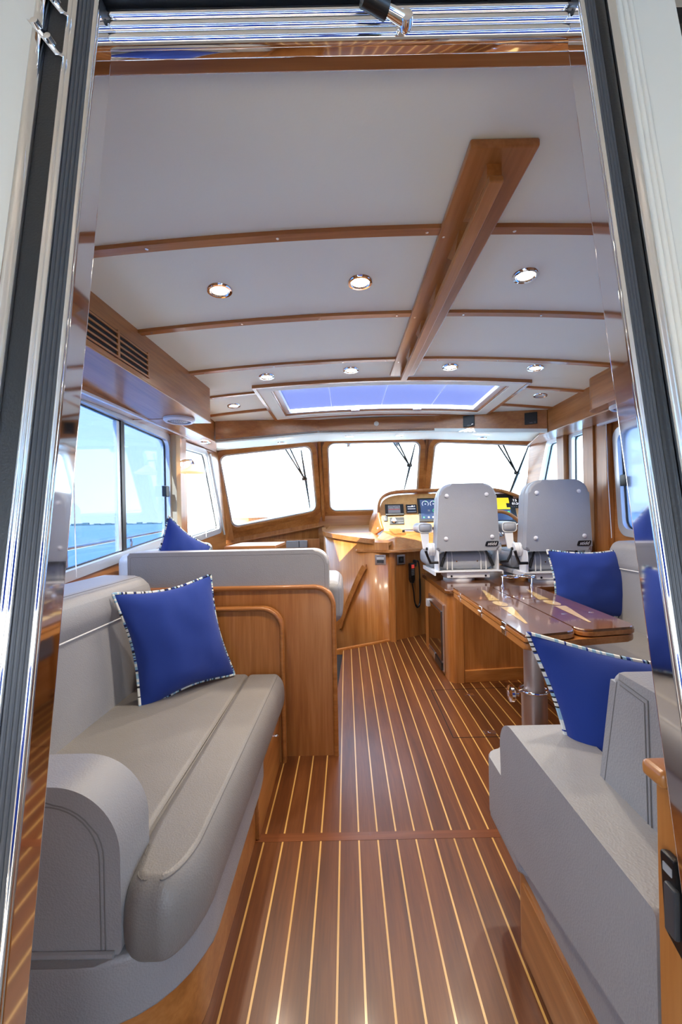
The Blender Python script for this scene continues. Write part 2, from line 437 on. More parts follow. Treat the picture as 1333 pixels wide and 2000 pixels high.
batten(-1.2, -.55, 2.90, .026, screws=(-.9, -.58)); batten(-1.2, -.55, 3.335, .026, screws=(-.7,))
batten(1.2, 1.9, 2.90, .026, screws=(1.25, 1.5)); batten(1.2, 1.9, 3.335, .026, screws=(1.3,))
# wooden beam above the door, inside
bm = nb(); box(bm, -1.25, 1.9, .715, .80, 2.0, 2.06, .008); trim(bm, 'cherry_x')

# ---- forward fascia (three facets) with pale underside
FT = [(-1.085, 3.535, 2.004), (-.225, 3.838, 2.072), (.816, 3.785, 2.074), (1.652, 3.408, 2.012)]
FB = [(-1.085, 3.535, 1.828), (-.225, 3.838, 1.949), (.816, 3.785, 1.937), (1.648, 3.403, 1.834)]
wall_front = None
bm = nb()
for i in range(3):
    d = Vector((0, .02, 0))
    a, b, c, e = [Vector(q) for q in (FB[i], FB[i + 1], FT[i + 1], FT[i])]
    hexa(bm, [a, b, b + d, a + d, e, c, c + d, e + d])
    # small cove at the ceiling
trim(bm, 'cherry_x', smooth=False)
# window corners: TL, TR, BR, BL
PANES = [[(-1.322, 4.40, 1.850), (-.376, 4.75, 2.000), (-.349, 5.15, 1.264), (-1.274, 4.70, 1.085)],
         [(-.196, 4.78, 2.030), (.872, 4.78, 2.028), (.873, 5.18, 1.255), (-.199, 5.18, 1.255)],
         [(1.024, 4.75, 2.015), (2.012, 4.40, 1.890), (1.945, 4.70, 1.10), (1.0, 5.15, 1.264)]]
# outer boundary of each facet
MT = [(-1.42, 4.36, 1.93), (-.286, 4.79, 2.09), (.948, 4.79, 2.09), (2.10, 4.36, 1.96)]
MB = [(-1.36, 4.72, .95), (-.274, 5.21, 1.13), (.936, 5.21, 1.13), (2.03, 4.72, .95)]
wf = struct(bpy.data.objects.new('wall_front', None)); COL.objects.link(wf)
for i in range(3):
    o4 = [MT[i], MT[i + 1], MB[i + 1], MB[i]]; p4 = [Vector(q) for q in PANES[i]]
    nrm = (p4[1] - p4[0]).cross(p4[3] - p4[0]).normalized()
    if nrm.y < 0: nrm = -nrm
    bm = nb(); holed(bm, o4, p4, .09, nrm * .045); obj('facet', bm, 'cherry_x', wf, angle=30)
    # lower dark panelling below each facet, leaning back inboard
    lo = [MB[i], MB[i + 1], (MB[i + 1][0], MB[i + 1][1] - .0, .2), (MB[i][0], MB[i][1] - .0, .2)]
    bm = nb(); plate(bm, lo, (0, .03, 0)); obj('lower_panel', bm, 'cherry_z', wf, smooth=False)
    # raised wooden surround
    out = rpoly(grow(p4, .055), .12); inn = rpoly(grow(p4, .004), .085)
    win = struct(bpy.data.objects.new('window_%d' % (i + 1), None)); COL.objects.link(win)
    bm = nb(); ring3(bm, out, inn, -nrm * .018); obj('surround', bm, 'cherry_x', win, angle=30)
    al = rpoly(grow(p4, .006), .088); a2 = rpoly(grow(p4, -.016), .07)
    bm = nb(); ring3(bm, [p + nrm * .0 for p in al], [p + nrm * .0 for p in a2], nrm * .05); obj('frame', bm, 'aluminium', win, angle=30)
    bm = nb(); plate(bm, [p + nrm * .04 for p in rpoly(grow(p4, -.012), .07)], nrm * .006); obj('glass', bm, 'glass_clear', win, smooth=False)
    # ledge along the foot of the facet
for i in range(2):
    bm = nb(); a, b = Vector(MT[i + 1]), Vector(MB[i + 1]); d = Vector((.018, 0, 0)); f = Vector((0, -.028, 0))
    hexa(bm, [b - d + f, b + d + f, b + d, b - d, a - d + f, a + d + f, a + d, a - d], .006); obj('mullion', bm, 'cherry_z', wf)
bm = nb()
for i in (0, 2):
    a, b = Vector(MB[i]), Vector(MB[i + 1]); f = Vector((0, -.05, 0)); z = Vector((0, 0, .018)); s = Vector((0, 0, -.06))
    hexa(bm, [a + f + s, b + f + s, b + s, a + s, a + f + z + s, b + f + z + s, b + z + s, a + z + s], .006)
obj('ledge', bm, 'cherry_x', wf)
# pale soffit between fascia and windscreen
bm = nb()
for i in range(3):
    a, b = Vector(FB[i]), Vector(FB[i + 1]); c, d = Vector(MT[i + 1]) + Vector((0, 0, -.045)), Vector(MT[i]) + Vector((0, 0, -.045))
    z = Vector((0, 0, .02)); hexa(bm, [a, b, c, d, a + z, b + z, c + z, d + z])
trim(bm, 'headliner', smooth=False)
bm = nb()
for i in range(3):
    a, b = Vector(FB[i]), Vector(FB[i + 1]); z = Vector((0, 0, .012)); f = Vector((0, -.006, 0))
    hexa(bm, [a + f - z, b + f - z, b - f * 3 - z, a - f * 3 - z, a + f, b + f, b - f * 3, a - f * 3], .003)
trim(bm, 'headliner')

# ---- cabin sides
wl_ = struct(bpy.data.objects.new('wall_left', None)); COL.objects.link(wl_)
wr_ = struct(bpy.data.objects.new('wall_right', None)); COL.objects.link(wr_)
def side_panel(parent, X, outer, inner, r, sg, mat='cherry_y'):
    bm = nb(); holed(bm, [(X, y, z) for y, z in outer], [(X, y, z) for y, z in inner], r, (sg * .05, 0, 0)); return obj('side_panel', bm, mat, parent, angle=30)
SL = [(.95, 1.80), (3.16, 1.797), (3.16, 1.03), (.95, .80)]         # sliding window, left
FL = [(3.42, 1.79), (3.985, 1.822), (4.40, 1.062), (3.42, .985)]     # forward window, left
side_panel(wl_, WL, [(.50, 2.1), (3.33, 2.1), (3.33, -.02), (.50, -.02)], SL, .06, -1)
side_panel(wl_, WL, [(3.33, 2.1), (4.42, 2.1), (4.76, -.02), (3.33, -.02)], FL, .05, -1)
wnum = [3]
def side_window(X, q, r, sg, g='glass_tint', alu=.028):
    wnum[0] += 1; w_ = struct(bpy.data.objects.new('window_%d' % wnum[0], None)); COL.objects.link(w_)
    P3 = [(X, y, z) for y, z in q]
    bm = nb(); ring3(bm, rpoly(grow(P3, .022), r + .02), rpoly(grow(P3, -alu), r), (-sg * .012, 0, 0)); obj('frame', bm, 'aluminium', w_, angle=30)
    bm = nb(); ring3(bm, rpoly(grow(P3, .0), r + .01), rpoly(grow(P3, -alu), r), (sg * .05, 0, 0)); obj('outer_frame', bm, 'aluminium', w_, angle=30)
    bm = nb(); ring3(bm, [p + Vector((sg * .018, 0, 0)) for p in rpoly(grow(P3, -alu + .001), r)], [p + Vector((sg * .018, 0, 0)) for p in rpoly(grow(P3, -alu - .007), r - .005)], (sg * .01, 0, 0)); obj('seal', bm, 'black', w_, angle=30)
    bm = nb(); plate(bm, [p + Vector((sg * .02, 0, 0)) for p in rpoly(grow(P3, -alu), r)], (sg * .005, 0, 0)); obj('glass', bm, g, w_, smooth=False)
    return w_
w4 = side_window(WL, SL, .06, -1)
bm = nb(); box(bm, WL - .035, WL - .012, 2.505, 2.545, .965, 1.785); obj('mullion', bm, 'black', w4)
bm = nb(); box(bm, WL - .04, WL - .018, 2.47, 2.503, .965, 1.785); obj('sash_stile', bm, 'aluminium', w4)
bm = nb(); box(bm, WL - .012, WL + .022, 3.045, 3.10, 1.345, 1.425, .006); lt = obj('latch', bm, 'black', w4)
w5 = side_window(WL, FL, .05, -1, 'glass_clear')
bm = nb(); tube(bm, [(WL + .03, 4.02, 1.81), (WL + .03, 4.44, 1.02)], .012); obj('side_stay', bm, 'aluminium', w5)
SRs = [(1.0, 1.745), (3.03, 1.745), (2.98, 1.02), (1.0, .86)]
SRf = [(3.36, 1.845), (3.62, 1.845), (3.64, 1.0), (3.36, .98)]
SRt = [(3.80, 1.85), (4.02, 1.86), (4.38, 1.10), (3.80, 1.05)]
side_panel(wr_, WR, [(.50, 2.1), (3.22, 2.1), (3.22, -.02), (.50, -.02)], SRs, .06, 1)
side_panel(wr_, WR, [(3.22, 2.1), (3.71, 2.1), (3.71, -.02), (3.22, -.02)], SRf, .04, 1)
side_panel(wr_, WR, [(3.71, 2.1), (4.42, 2.1), (4.76, -.02), (3.71, -.02)], SRt, .04, 1)
w6 = side_window(WR, SRs, .06, 1)
bm = nb(); box(bm, WR - .022, WR + .012, 2.90, 2.96, 1.345, 1.425, .006); obj('latch', bm, 'black', w6)
side_window(WR, SRf, .03, 1, 'glass_clear'); side_window(WR, SRt, .03, 1, 'glass_clear')
# posts beside the windows
bm = nb(); box(bm, WL + .001, WL + .045, 3.19, 3.385, .8, 1.9, .006); trim(bm, 'cherry_z')
bm = nb(); box(bm, WL + .002, WL + .055, 3.155, 3.24, .8, 1.85, .01); trim(bm, 'curtain')
bm = nb(); box(bm, WR - .05, WR - .001, 3.06, 3.20, .62, 1.95, .006); trim(bm, 'cherry_z')
bm = nb(); box(bm, WR - .065, WR - .002, 3.20, 3.34, .62, 1.95, .004); trim(bm, 'cherry_z')
bm = nb(); box(bm, WR - .05, WR - .002, 3.66, 3.78, .62, 1.95, .004); trim(bm, 'cherry_z')
# windscreen corner posts
for sx_, pr in ((0, wl_), (3, wr_)):
    a, b = Vector(MT[sx_]), Vector(MB[sx_]); s = 1 if sx_ == 0 else -1
    bm = nb(); d = Vector((s * .06, -.05, 0)); hexa(bm, [b, b + Vector((s * .1, 0, 0)), b + d, b + Vector((0, -.09, 0)), a, a + Vector((s * .1, 0, 0)), a + d, a + Vector((0, -.09, 0))]); trim(bm, 'cherry_z', smooth=False)
# valance boards over the windows and the white blind tracks
bm = nb(); hexa(bm, [(-1.30, .62, 1.715), (-1.17, .62, 1.715), (-1.26, 4.15, 1.868), (-1.31, 4.15, 1.868), (-1.30, .62, 1.86), (-1.17, .62, 1.86), (-1.26, 4.15, 1.93), (-1.31, 4.15, 1.93)]); trim(bm, 'cherry_y', smooth=False)
bm = nb(); hexa(bm, [(-1.19, .9, 1.716), (-1.172, .9, 1.716), (-1.232, 3.35, 1.823), (-1.252, 3.35, 1.823), (-1.19, .9, 1.728), (-1.172, .9, 1.728), (-1.232, 3.35, 1.835), (-1.252, 3.35, 1.835)]); trim(bm, 'white_plastic', smooth=False)
bm = nb(); hexa(bm, [(1.90, 4.15, 1.868), (1.95, 4.15, 1.868), (1.94, .62, 1.715), (1.81, .62, 1.715), (1.90, 4.15, 1.93), (1.95, 4.15, 1.93), (1.94, .62, 1.86), (1.81, .62, 1.86)]); trim(bm, 'cherry_y', smooth=False)
bm = nb(); hexa(bm, [(1.868, 3.1, 1.80), (1.892, 3.1, 1.80), (1.836, .9, 1.716), (1.812, .9, 1.716), (1.868, 3.1, 1.815), (1.892, 3.1, 1.815), (1.836, .9, 1.73), (1.812, .9, 1.73)]); trim(bm, 'white_plastic', smooth=False)
# cornice forward of the overhead lockers
for pr, xa, s in ((wl_, -1.09, -1), (wr_, 1.655, 1)):
    bm = nb(); hexa(bm, [(xa, 2.6, 1.80), (xa + s * .02, 2.6, 1.80), (xa + s * .02, 3.56, 1.832), (xa, 3.56, 1.832), (xa, 2.6, 2.03), (xa + s * .02, 2.6, 2.03), (xa + s * .02, 3.56, 2.03), (xa, 3.56, 2.03)]); trim(bm, 'cherry_y', smooth=False)
    bm = nb(); hexa(bm, [(xa - s * .006, 2.6, 1.795), (xa + s * .22, 2.6, 1.795), (xa + s * .22, 4.3, 1.865), (xa - s * .006, 3.56, 1.827), (xa - s * .006, 2.6, 1.81), (xa + s * .22, 2.6, 1.81), (xa + s * .22, 4.3, 1.88), (xa - s * .006, 3.56, 1.84)], .003); trim(bm, 'cherry_y')
# forward cabin well (dark companionway) so that no daylight shows through
bm = nb(); box(bm, -1.4, 2.05, 5.18, 5.21, -1.0, 1.2); box(bm, -1.35, .4, 3.6, 5.2, -1.0, -.97); obj('well_lining', bm, 'cherry_x', wf, smooth=False)

# ---- aft bulkhead with the raked door frame
RK = .167
def yy(z, d): return .551 + RK * (z - 1.15) + d
def rake(bm):
    for v in bm.verts: v.co.y += .551 + RK * (v.co.z - 1.15)
wb_ = struct(bpy.data.objects.new('wall_back', None)); COL.objects.link(wb_)
bm = nb(); box(bm, -1.6, -.405, -.035, .02, -.3, 2.1); box(bm, .405, .525, -.035, .02, -.3, 2.1); box(bm, .60, 2.2, -.035, .02, -.3, 2.1)
box(bm, -.405, .405, -.035, .02, 1.975, 2.1); box(bm, .525, .6, -.035, .02, -.3, 1.1); box(bm, .525, .6, -.035, .02, 1.95, 2.1); rake(bm); obj('bulkhead', bm, 'gelcoat', wb_, smooth=False)
bm = nb(); box(bm, -1.5, -.44, .02, .05, -.1, 1.98); box(bm, .60, 2.1, .02, .05, -.1, 1.98); box(bm, .45, .53, .02, .05, -.1, 1.98); rake(bm); obj('inner_panel', bm, 'cherry_z', wb_, smooth=False)
bm = nb(); box(bm, .524, .602, -.02, -.01, 1.08, 1.97); rake(bm); w9 = struct(obj('window_9', bm, 'glass_dark', smooth=False))
# door_1: the stainless door frame; left and right stile, head, rubber seals
door = struct(bpy.data.objects.new('door_1', None)); COL.objects.link(door)
def stile(s, W):
    bm = nb(); box(bm, *sorted((s * W, s * (W + .016))), -.042, .0, -.12, 1.935, .0045, 3); rake(bm); obj('jamb', bm, 'chrome', door)
    bm = nb(); tube(bm, [(s * (W + .0035), -.043, -.12), (s * (W + .0035), -.043, 1.96)], .0038, 10); rake(bm); obj('edge_bead', bm, 'chrome', door)
    bm = nb()
    pit, rr = (.0062, .0040) if s < 0 else (.0043, .0029)
    for k in range(4): tube(bm, [(s * (W + .0075 + k * pit), -.043, -.12), (s * (W + .0075 + k * pit), -.043, 1.98)], rr, 10)
    box(bm, *sorted((s * (W + .005), s * (W + .007 + 3.4 * pit))), -.043, -.02, -.12, 1.98); rake(bm); obj('ribbed_gasket', bm, 'rubber_rib', door)
    if s < 0:
        for xo in (.0325, .0398): bm = nb(); tube(bm, [(s * (W + xo), -.047, -.12), (s * (W + xo), -.047, 2.02)], .0038, 14); rake(bm); obj('chrome_tube', bm, 'chrome', door)
    else:
        bm = nb(); tube(bm, [(s * (W + .0285), -.041, -.12), (s * (W + .0285), -.041, 2.0)], .0085, 14); rake(bm); obj('black_seal', bm, 'rubber', door)
        bm = nb(); tube(bm, [(s * (W + .0445), -.045, -.12), (s * (W + .0445), -.045, 2.02)], .0075, 14); rake(bm); obj('chrome_tube', bm, 'chrome', door)
    return
stile(-1, .3605); stile(1, .372)
# outer runner on the left with its dark channel and chrome edge, pale moulding on the right
bm = nb(); box(bm, -.430, -.4045, -.048, -.03, -.12, 2.02); rake(bm); obj('dark_channel', bm, 'rubber', door)
bm = nb(); tube(bm, [(-.4395, -.050, -.12), (-.4395, -.050, 2.02)], .0095, 14); rake(bm); obj('chrome_tube', bm, 'chrome', door)
bm = nb()
for k in range(3): tube(bm, [(.431 + k * .0085, -.042, -.12), (.431 + k * .0085, -.042, 2.02)], .0050, 10)
rake(bm); obj('pale_moulding', bm, 'gelcoat', door)
for zc in (1.86, 1.935):
    bm = nb(); hexa(bm, [(-.445, -.072, zc + .018), (-.432, -.072, zc + .012), (-.398, -.06, zc - .030), (-.404, -.06, zc - .034), (-.445, -.05, zc + .03), (-.432, -.05, zc + .026), (-.398, -.045, zc - .016), (-.404, -.045, zc - .02)], .002)
    lathe(bm, [(0, -.079), (.0055, -.077), (.006, -.068)], (-.427, 0, zc + .006), 'y', 12); lathe(bm, [(0, -.073), (.0055, -.071), (.006, -.06)], (-.411, 0, zc - .013), 'y', 12)
    rake(bm); obj('hinge', bm, 'chrome', door)
# head of the frame: two rolled tubes and a flat underside
bm = nb(); box(bm, -.372, .384, -.014, .006, 1.902, 1.972, .003, 2); rake(bm); obj('head_bar', bm, 'chrome', door)
for zc, rr in ((1.914, .0125), (1.938, .0125), (1.961, .0115)):
    bm = nb(); tube(bm, [(-.368, -.012, zc), (.38, -.012, zc)], rr, 20); rake(bm); obj('head_tube', bm, 'chrome', door)
bm = nb(); box(bm, -.385, .395, -.035, -.008, 1.974, 1.995); rake(bm); obj('head_gasket', bm, 'rubber', door)
# gas strut hooked on the head, seen from below
st = thing('gas_strut', 'black gas strut with chrome ball end on the door head', 'strut', (.085, .61, 1.93))
bm = nb(); tube(bm, [(.104, .672, 1.935), (.104, .655, 1.922), (.104, .64, 1.902), (.104, .628, 1.888)], [.011, .011, .007, .006], 16); obj('ball_stud', bm, 'chrome', st)
P0 = Vector((.104, .62, 1.884)); dd = Vector((-.047, -.02, .004)).normalized()
bm = nb(); tube(bm, [P0, P0 + dd * .02, P0 + dd * .032], [.009, .0085, .0075], 16); lathe(bm, [(0, -.011), (.009, -.009), (.011, 0), (.009, .009), (0, .011)], P0, 'y', 16); obj('socket', bm, 'chrome', st)
bm = nb(); tube(bm, [P0 + dd * .032, P0 + dd * .07], .0128, 20); tube(bm, [P0 + dd * .07, P0 + dd * .0701], .009, 12); obj('sleeve', bm, 'black', st)
bm = nb(); tube(bm, [P0 + dd * .06, P0 + dd * .4], .005, 12); obj('rod', bm, 'chrome', st)

# ---- cockpit behind the camera and the hull outside
bm = nb(); box(bm, -1.9, 2.5, -3.4, .5, -.12, -.08); struct(obj('cockpit_deck', bm, 'cockpit_teak', smooth=False))
bm = nb(); box(bm, -1.95, -1.8, -3.4, .6, -.4, .62, .03); box(bm, 2.4, 2.55, -3.4, .6, -.4, .62, .03); box(bm, -1.9, 2.5, -3.5, -3.35, -.4, .62, .03); struct(obj('cockpit_coaming', bm, 'gelcoat'))
bm = nb(); box(bm, -1.9, 2.5, -3.0, .66, 2.10, 2.18, .02); struct(obj('cockpit_roof', bm, 'gelcoat'))
bm = nb(); box(bm, -1.9, -1.84, -1.3, .6, .55, 2.12, .02); box(bm, 2.44, 2.5, -1.3, .6, .55, 2.12, .02); struct(obj('side_light_blocker', bm, 'gelcoat'))  # unseen side panels, added to cut the daylight on the door frame
bm = nb(); box(bm, -1.8, 2.4, -3.3, -2.75, -.1, .42, .05); box(bm, -1.8, 2.4, -3.34, -3.2, .42, 1.15, .05); struct(obj('cockpit_seat', bm, 'blue_cloth'))
bm = nb(); box(bm, -1.88, 2.48, -3.0, -2.97, 1.52, 2.12, .004); struct(obj('aft_light_blocker', bm, 'blue_cloth'))  # unseen dark sheet, added to narrow the bright sky behind the camera
bm = nb()
for k in range(14): tube(bm, [(-1.6 + k * .29, -3.19, .45), (-1.6 + k * .29, -3.19, 1.14)], .012, 6)
struct(obj('cockpit_seat_piping', bm, 'piping_white'))
bm = nb()
ho = [(-1.32, -.1), (-1.32, 4.4), (-1.2, 5.0), (1.9, 5.0), (1.96, 4.4), (1.96, -.1), (2.62, -.1), (2.62, 4.5), (2.3, 7.2), (1.5, 9.4), (.32, 11.0), (-.86, 9.4), (-1.66, 7.2), (-1.95, 4.5), (-1.95, -.1)]
v0 = [bm.verts.new((x, y, .25 + max(0, y - 1) * .055)) for x, y in ho]; v1 = [bm.verts.new((x, y, v.co.z + .04)) for (x, y), v in zip(ho, v0)]
bm.faces.new(v0); bm.faces.new(list(reversed(v1)))
for i in range(len(ho)): bm.faces.new([v0[i], v0[(i + 1) % len(ho)], v1[(i + 1) % len(ho)], v1[i]])
struct(obj('foredeck', bm, 'deck_white', smooth=False))
bm = nb(); hexa(bm, [(-1.0, 5.25, .3), (1.64, 5.25, .3), (1.2, 8.2, .5), (-.56, 8.2, .5), (-1.0, 5.25, 1.13), (1.64, 5.25, 1.13), (1.1, 8.2, .98), (-.46, 8.2, .98)], .08); struct(obj('trunk_cabin', bm, 'deck_white'))
bm = nb()
hs = [(-1.97, -3.5), (-1.97, 4.5), (-1.68, 7.2), (-.87, 9.42), (.32, 11.05), (1.51, 9.42), (2.32, 7.2), (2.64, 4.5), (2.64, -3.5)]
for a, b in zip(hs, hs[1:]):
    za, zb = .27 + max(0, a[1] - 1) * .055, .27 + max(0, b[1] - 1) * .055
    hexa(bm, [(a[0] * .9 + .03, a[1], -1.3), (b[0] * .9 + .03, b[1], -1.3), (b[0] * .9 + .05, b[1] - .05, -1.3), (a[0] * .9 + .05, a[1] - .05, -1.3), (a[0], a[1], za + .08), (b[0], b[1], zb + .08), (b[0] * .98, b[1] - .05, zb + .08), (a[0] * .98, a[1] - .05, za + .08)])
struct(obj('hull', bm, 'gelcoat', smooth=False))
RAIL = [(-1.80, .6, .90), (-1.78, 2.66, 1.0), (-1.76, 3.95, 1.075), (-1.68, 5.5, 1.19), (-1.45, 7.0, 1.31), (-.85, 9.2, 1.46), (.32, 10.6, 1.56), (1.49, 9.2, 1.46), (2.09, 7.0, 1.31), (2.32, 5.5, 1.19), (2.40, 3.95, 1.075), (2.42, 2.66, 1.0), (2.44, .6, .90)]
def smooth_path(P, n=8):
    P = [Vector(p) for p in P]; out = []
    for i in range(len(P) - 1):
        a, b, c, d = P[max(i - 1, 0)], P[i], P[i + 1], P[min(i + 2, len(P) - 1)]
        for k in range(n):
            t = k / n; out.append(.5 * ((2 * b) + (c - a) * t + (2 * a - 5 * b + 4 * c - d) * t * t + (3 * b - a - 3 * c + d) * t ** 3))
    out.append(P[-1]); return out
rl = thing('deck_rail', 'stainless bow rail running round the white deck outside the windows', 'rail', (.32, 5, .5))
bm = nb(); tube(bm, smooth_path(RAIL), .015, 10); obj('top_rail', bm, 'chrome', rl)
for p in [RAIL[i] for i in (1, 3, 4, 5, 7, 8, 9, 11)] + [(-1.77, 3.45, 1.045), (2.41, 3.45, 1.045)]:
    zb = .29 + max(0, p[1] - 1) * .055; bm = nb(); tube(bm, [(p[0], p[1], zb), p], .012, 8); obj('stanchion', bm, 'chrome', rl)
bm = nb(); bm.faces.new([bm.verts.new((9000 * math.cos(2 * math.pi * k / 64), 9000 * math.sin(2 * math.pi * k / 64), -1.2)) for k in range(64)]); struct(obj('water', bm, 'water', smooth=False, fix=False))
sh = nb(); random.seed(11)
def shoreline(az0, az1, dist, mat_i, hh, n):
    for i in range(n):
        a0 = az0 + (az1 - az0) * i / n; a1 = az0 + (az1 - az0) * (i + 1.15) / n; h = hh * (.5 + random.random()); d = dist * (1 + .04 * random.random()); t = 60
        P = [(math.sin(R(a)) * q, math.cos(R(a)) * q) for a, q in ((a0, d), (a1, d), (a1, d + t), (a0, d + t))]
        hexa(sh, [(x, y, -1.2) for x, y in P] + [(x + (P[2][0] - x) * .2, y, -1.2 + h) for x, y in P], mi=mat_i)
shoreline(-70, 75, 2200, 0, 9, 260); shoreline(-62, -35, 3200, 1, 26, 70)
so = struct(obj('far_shore', sh, ['shore', 'shore_pale'], smooth=False))

# ================================================================ OVERHEAD
def arc(cx, cy, r, a0, a1, n=8): return [(cx + r * math.cos(R(a0 + (a1 - a0) * i / n)), cy + r * math.sin(R(a0 + (a1 - a0) * i / n))) for i in range(n + 1)]
# ---- handrail under the ceiling
hr = thing('overhead_handrail', 'long cherry grab rail with finger slots on a board under the ceiling', 'handrail', (.37, 1.8, 2.06))
bm = nb()
hexa(bm, [(.325, 1.03, cz(.4) - .022), (.498, 1.03, cz(.4) - .022), (.452, 2.68, cz(.4) - .022), (.300, 2.68, cz(.4) - .022), (.325, 1.03, cz(.4) + .0), (.498, 1.03, cz(.4) + .0), (.452, 2.68, cz(.4) + .0), (.300, 2.68, cz(.4) + .0)], .006)
obj('backing_board', bm, 'cherry_y', hr)
zt = cz(.4) - .021; zb = zt - .060
outer = rpoly([(1.075, zt), (2.62, zt), (2.60, zb), (1.055, zb)], [.001, .001, .02, .02], 4)
bm = nb()
# rail built from a lower bar and feet so that the slots are real openings
def xr(y): return .402 - (y - 1.05) * .018
def hx(bm, y0, y1, y2, y3, za, zb_, wd=.021, bev=.004):   # y0,y1 at the bottom, y2,y3 at the top
    hexa(bm, [(xr(y0) - wd, y0, za), (xr(y0) + wd, y0, za), (xr(y1) + wd, y1, za), (xr(y1) - wd, y1, za), (xr(y2) - wd, y2, zb_), (xr(y2) + wd, y2, zb_), (xr(y3) + wd, y3, zb_), (xr(y3) - wd, y3, zb_)], bev)
hx(bm, 1.065, 2.60, 1.07, 2.60, zb, zb + .022, .019); obj('grip_bar', bm, 'cherry_y', hr)
feet = [1.08, 1.40, 1.70, 2.0, 2.3, 2.59]
for i, y in enumerate(feet):
    a = .05 if 0 < i < 5 else .0; b0 = y - (.075 if i else .0); b1 = y + (.075 if i < 5 else .0)
    bm = nb(); hx(bm, y - (.02 if i else 0), y + (.02 if i < 5 else 0) + (.12 if i == 0 else 0), b0, b1 + (.14 if i == 0 else 0), zb + .02, zt + .001, .020, .003); obj('foot', bm, 'cherry_y', hr)
for y in (1.36, 1.90, 2.44):
    bm = nb(); lathe(bm, [(.005, .001), (.005, -.0015), (0, -.001)], (.34 - (y - 1) * .01, y, zt), n=10); obj('screw', bm, 'steel', hr)

# ---- recessed ceiling lights
dl = thing('ceiling_downlight', '', 'light', group='recessed chrome downlights', world=False)
bm = nb(); lathe(bm, [(.034, .012), (.034, -.004), (.038, -.0085), (.047, -.008), (.051, -.002), (.051, .004)], n=32, caps=False); obj('bezel', bm, 'chrome', dl)
bm = nb(); lathe(bm, [(.0345, .004), (.0315, -.004), (.035, -.0065)], n=28, caps=False); obj('inner_ring', bm, 'steel', dl)
bm = nb(); lathe(bm, [(.0335, -.001), (.02, -.004), (0, -.005)], n=24); obj('lens', bm, 'lamp_glow', dl)
DL = [(-.473, 1.634, 'lit chrome downlight far left on the ceiling, in the row nearest the door'), (.075, 1.638, 'lit chrome downlight just left of the overhead grab rail, nearest the door'), (.709, 1.610, 'lit chrome downlight right of the overhead grab rail, nearest the door'),
      (-.476, 2.619, 'small lit downlight behind the left corner of the roof hatch'), (.051, 2.597, 'small lit downlight left of the forward end of the grab rail'), (.660, 2.575, 'small lit downlight right of the forward end of the grab rail'), (1.172, 2.555, 'small lit downlight behind the right corner of the roof hatch'),
      (-.826, 3.162, 'small downlight on the ceiling left of the roof hatch'), (1.441, 3.07, 'small unlit downlight on the ceiling right of the roof hatch')]
def add_light(o, e, z=-.02):
    l = bpy.data.lights.new('bulb', 'SPOT'); l.energy = e; l.spot_size = R(120); l.spot_blend = .6; l.shadow_soft_size = .03; l.color = (1, .86, .68)
    b = bpy.data.objects.new('bulb', l); COL.objects.link(b); b.parent = o; b.location = (0, 0, z)
for i, (x, y, lb) in enumerate(DL):
    o = dl if i == 0 else copy_tree(dl)
    s = -.08 * (x - CX); o.location = (x, y, cz(x)); o.rotation_euler = (0, -math.atan(s), 0); o['label'] = lb
    if i and i == 8: [setattr(c, 'data', c.data) for c in o.children]
plain('lens_off', (.75, .75, .74, 1), .2)
off = [c for c in o.children if c.name.startswith('lens')][0]; off.data = off.data.copy(); off.data.materials[0] = M['lens_off']
for i, o in enumerate([q for q in COL.objects if q.type == 'EMPTY' and q.name.startswith('ceiling_downlight')]):
    if i < 8: add_light(o, 9.0)
SL_ = [(-.588, 3.97, 'tiny lit downlight under the fascia over the left windscreen pane'), (.053, 4.2, 'tiny lit downlight under the fascia over the left half of the middle pane'), (.558, 4.2, 'tiny lit downlight under the fascia over the right half of the middle pane'), (1.30, 3.95, 'tiny lit downlight under the fascia over the right windscreen pane'), (-1.16, 3.5, 'tiny lit downlight under the cornice at the left end of the fascia')]
sdl = None
for i, (x, y, lb) in enumerate(SL_):
    if sdl is None:
        sdl = o = thing('soffit_downlight', lb, 'light', group='tiny downlights over the windscreen', world=False)
        bm = nb(); lathe(bm, [(.026, .004), (.028, -.008), (.040, -.007), (.042, .002)], n=24, caps=False); obj('bezel', bm, 'chrome', o)
        bm = nb(); lathe(bm, [(.028, -.002), (.015, -.0055), (0, -.006)], n=20); obj('lens', bm, 'lamp_glow', o)
    else: o = copy_tree(sdl); o['label'] = lb
    o.location = (x, y, 1.9)
    o['_fit'] = 1
soff = [q for q in COL.objects if q.get('_fit')]
zs = [1.890, 1.985, 1.985, 1.892, 1.818]
for o, z in zip(soff, zs): o.location.z = z; del o['_fit']

# ---- roof hatch with pleated blind
hx_ = thing('roof_hatch', 'wood framed roof hatch with a pleated blue blind ahead of the grab rail', 'hatch', (CX, 3.2, 2.05))
def hatch_frame(x0, x1, y0, y1, w0, dz0, dz1, mat, nm, mitre=True):
    bm = nb()
    curved(bm, x0, x1, y0, y0 + w0, dz0, dz1, 12); curved(bm, x0, x1, y1 - w0, y1, dz0, dz1, 12)
    curved(bm, x0, x0 + w0, y0 + w0, y1 - w0, dz0, dz1, 2); curved(bm, x1 - w0, x1, y0 + w0, y1 - w0, dz0, dz1, 2)
    return obj(nm, bm, mat, hx_, angle=50)
hatch_frame(-.60, 1.245, 2.76, 3.675, .022, -.022, .0, 'cherry_x', 'frame')
hatch_frame(-.58, 1.225, 2.78, 3.655, .085, -.017, -.001, 'headliner', 'flange')
hatch_frame(-.50, 1.145, 2.86, 3.58, .016, -.012, .03, 'cherry_x', 'lining')
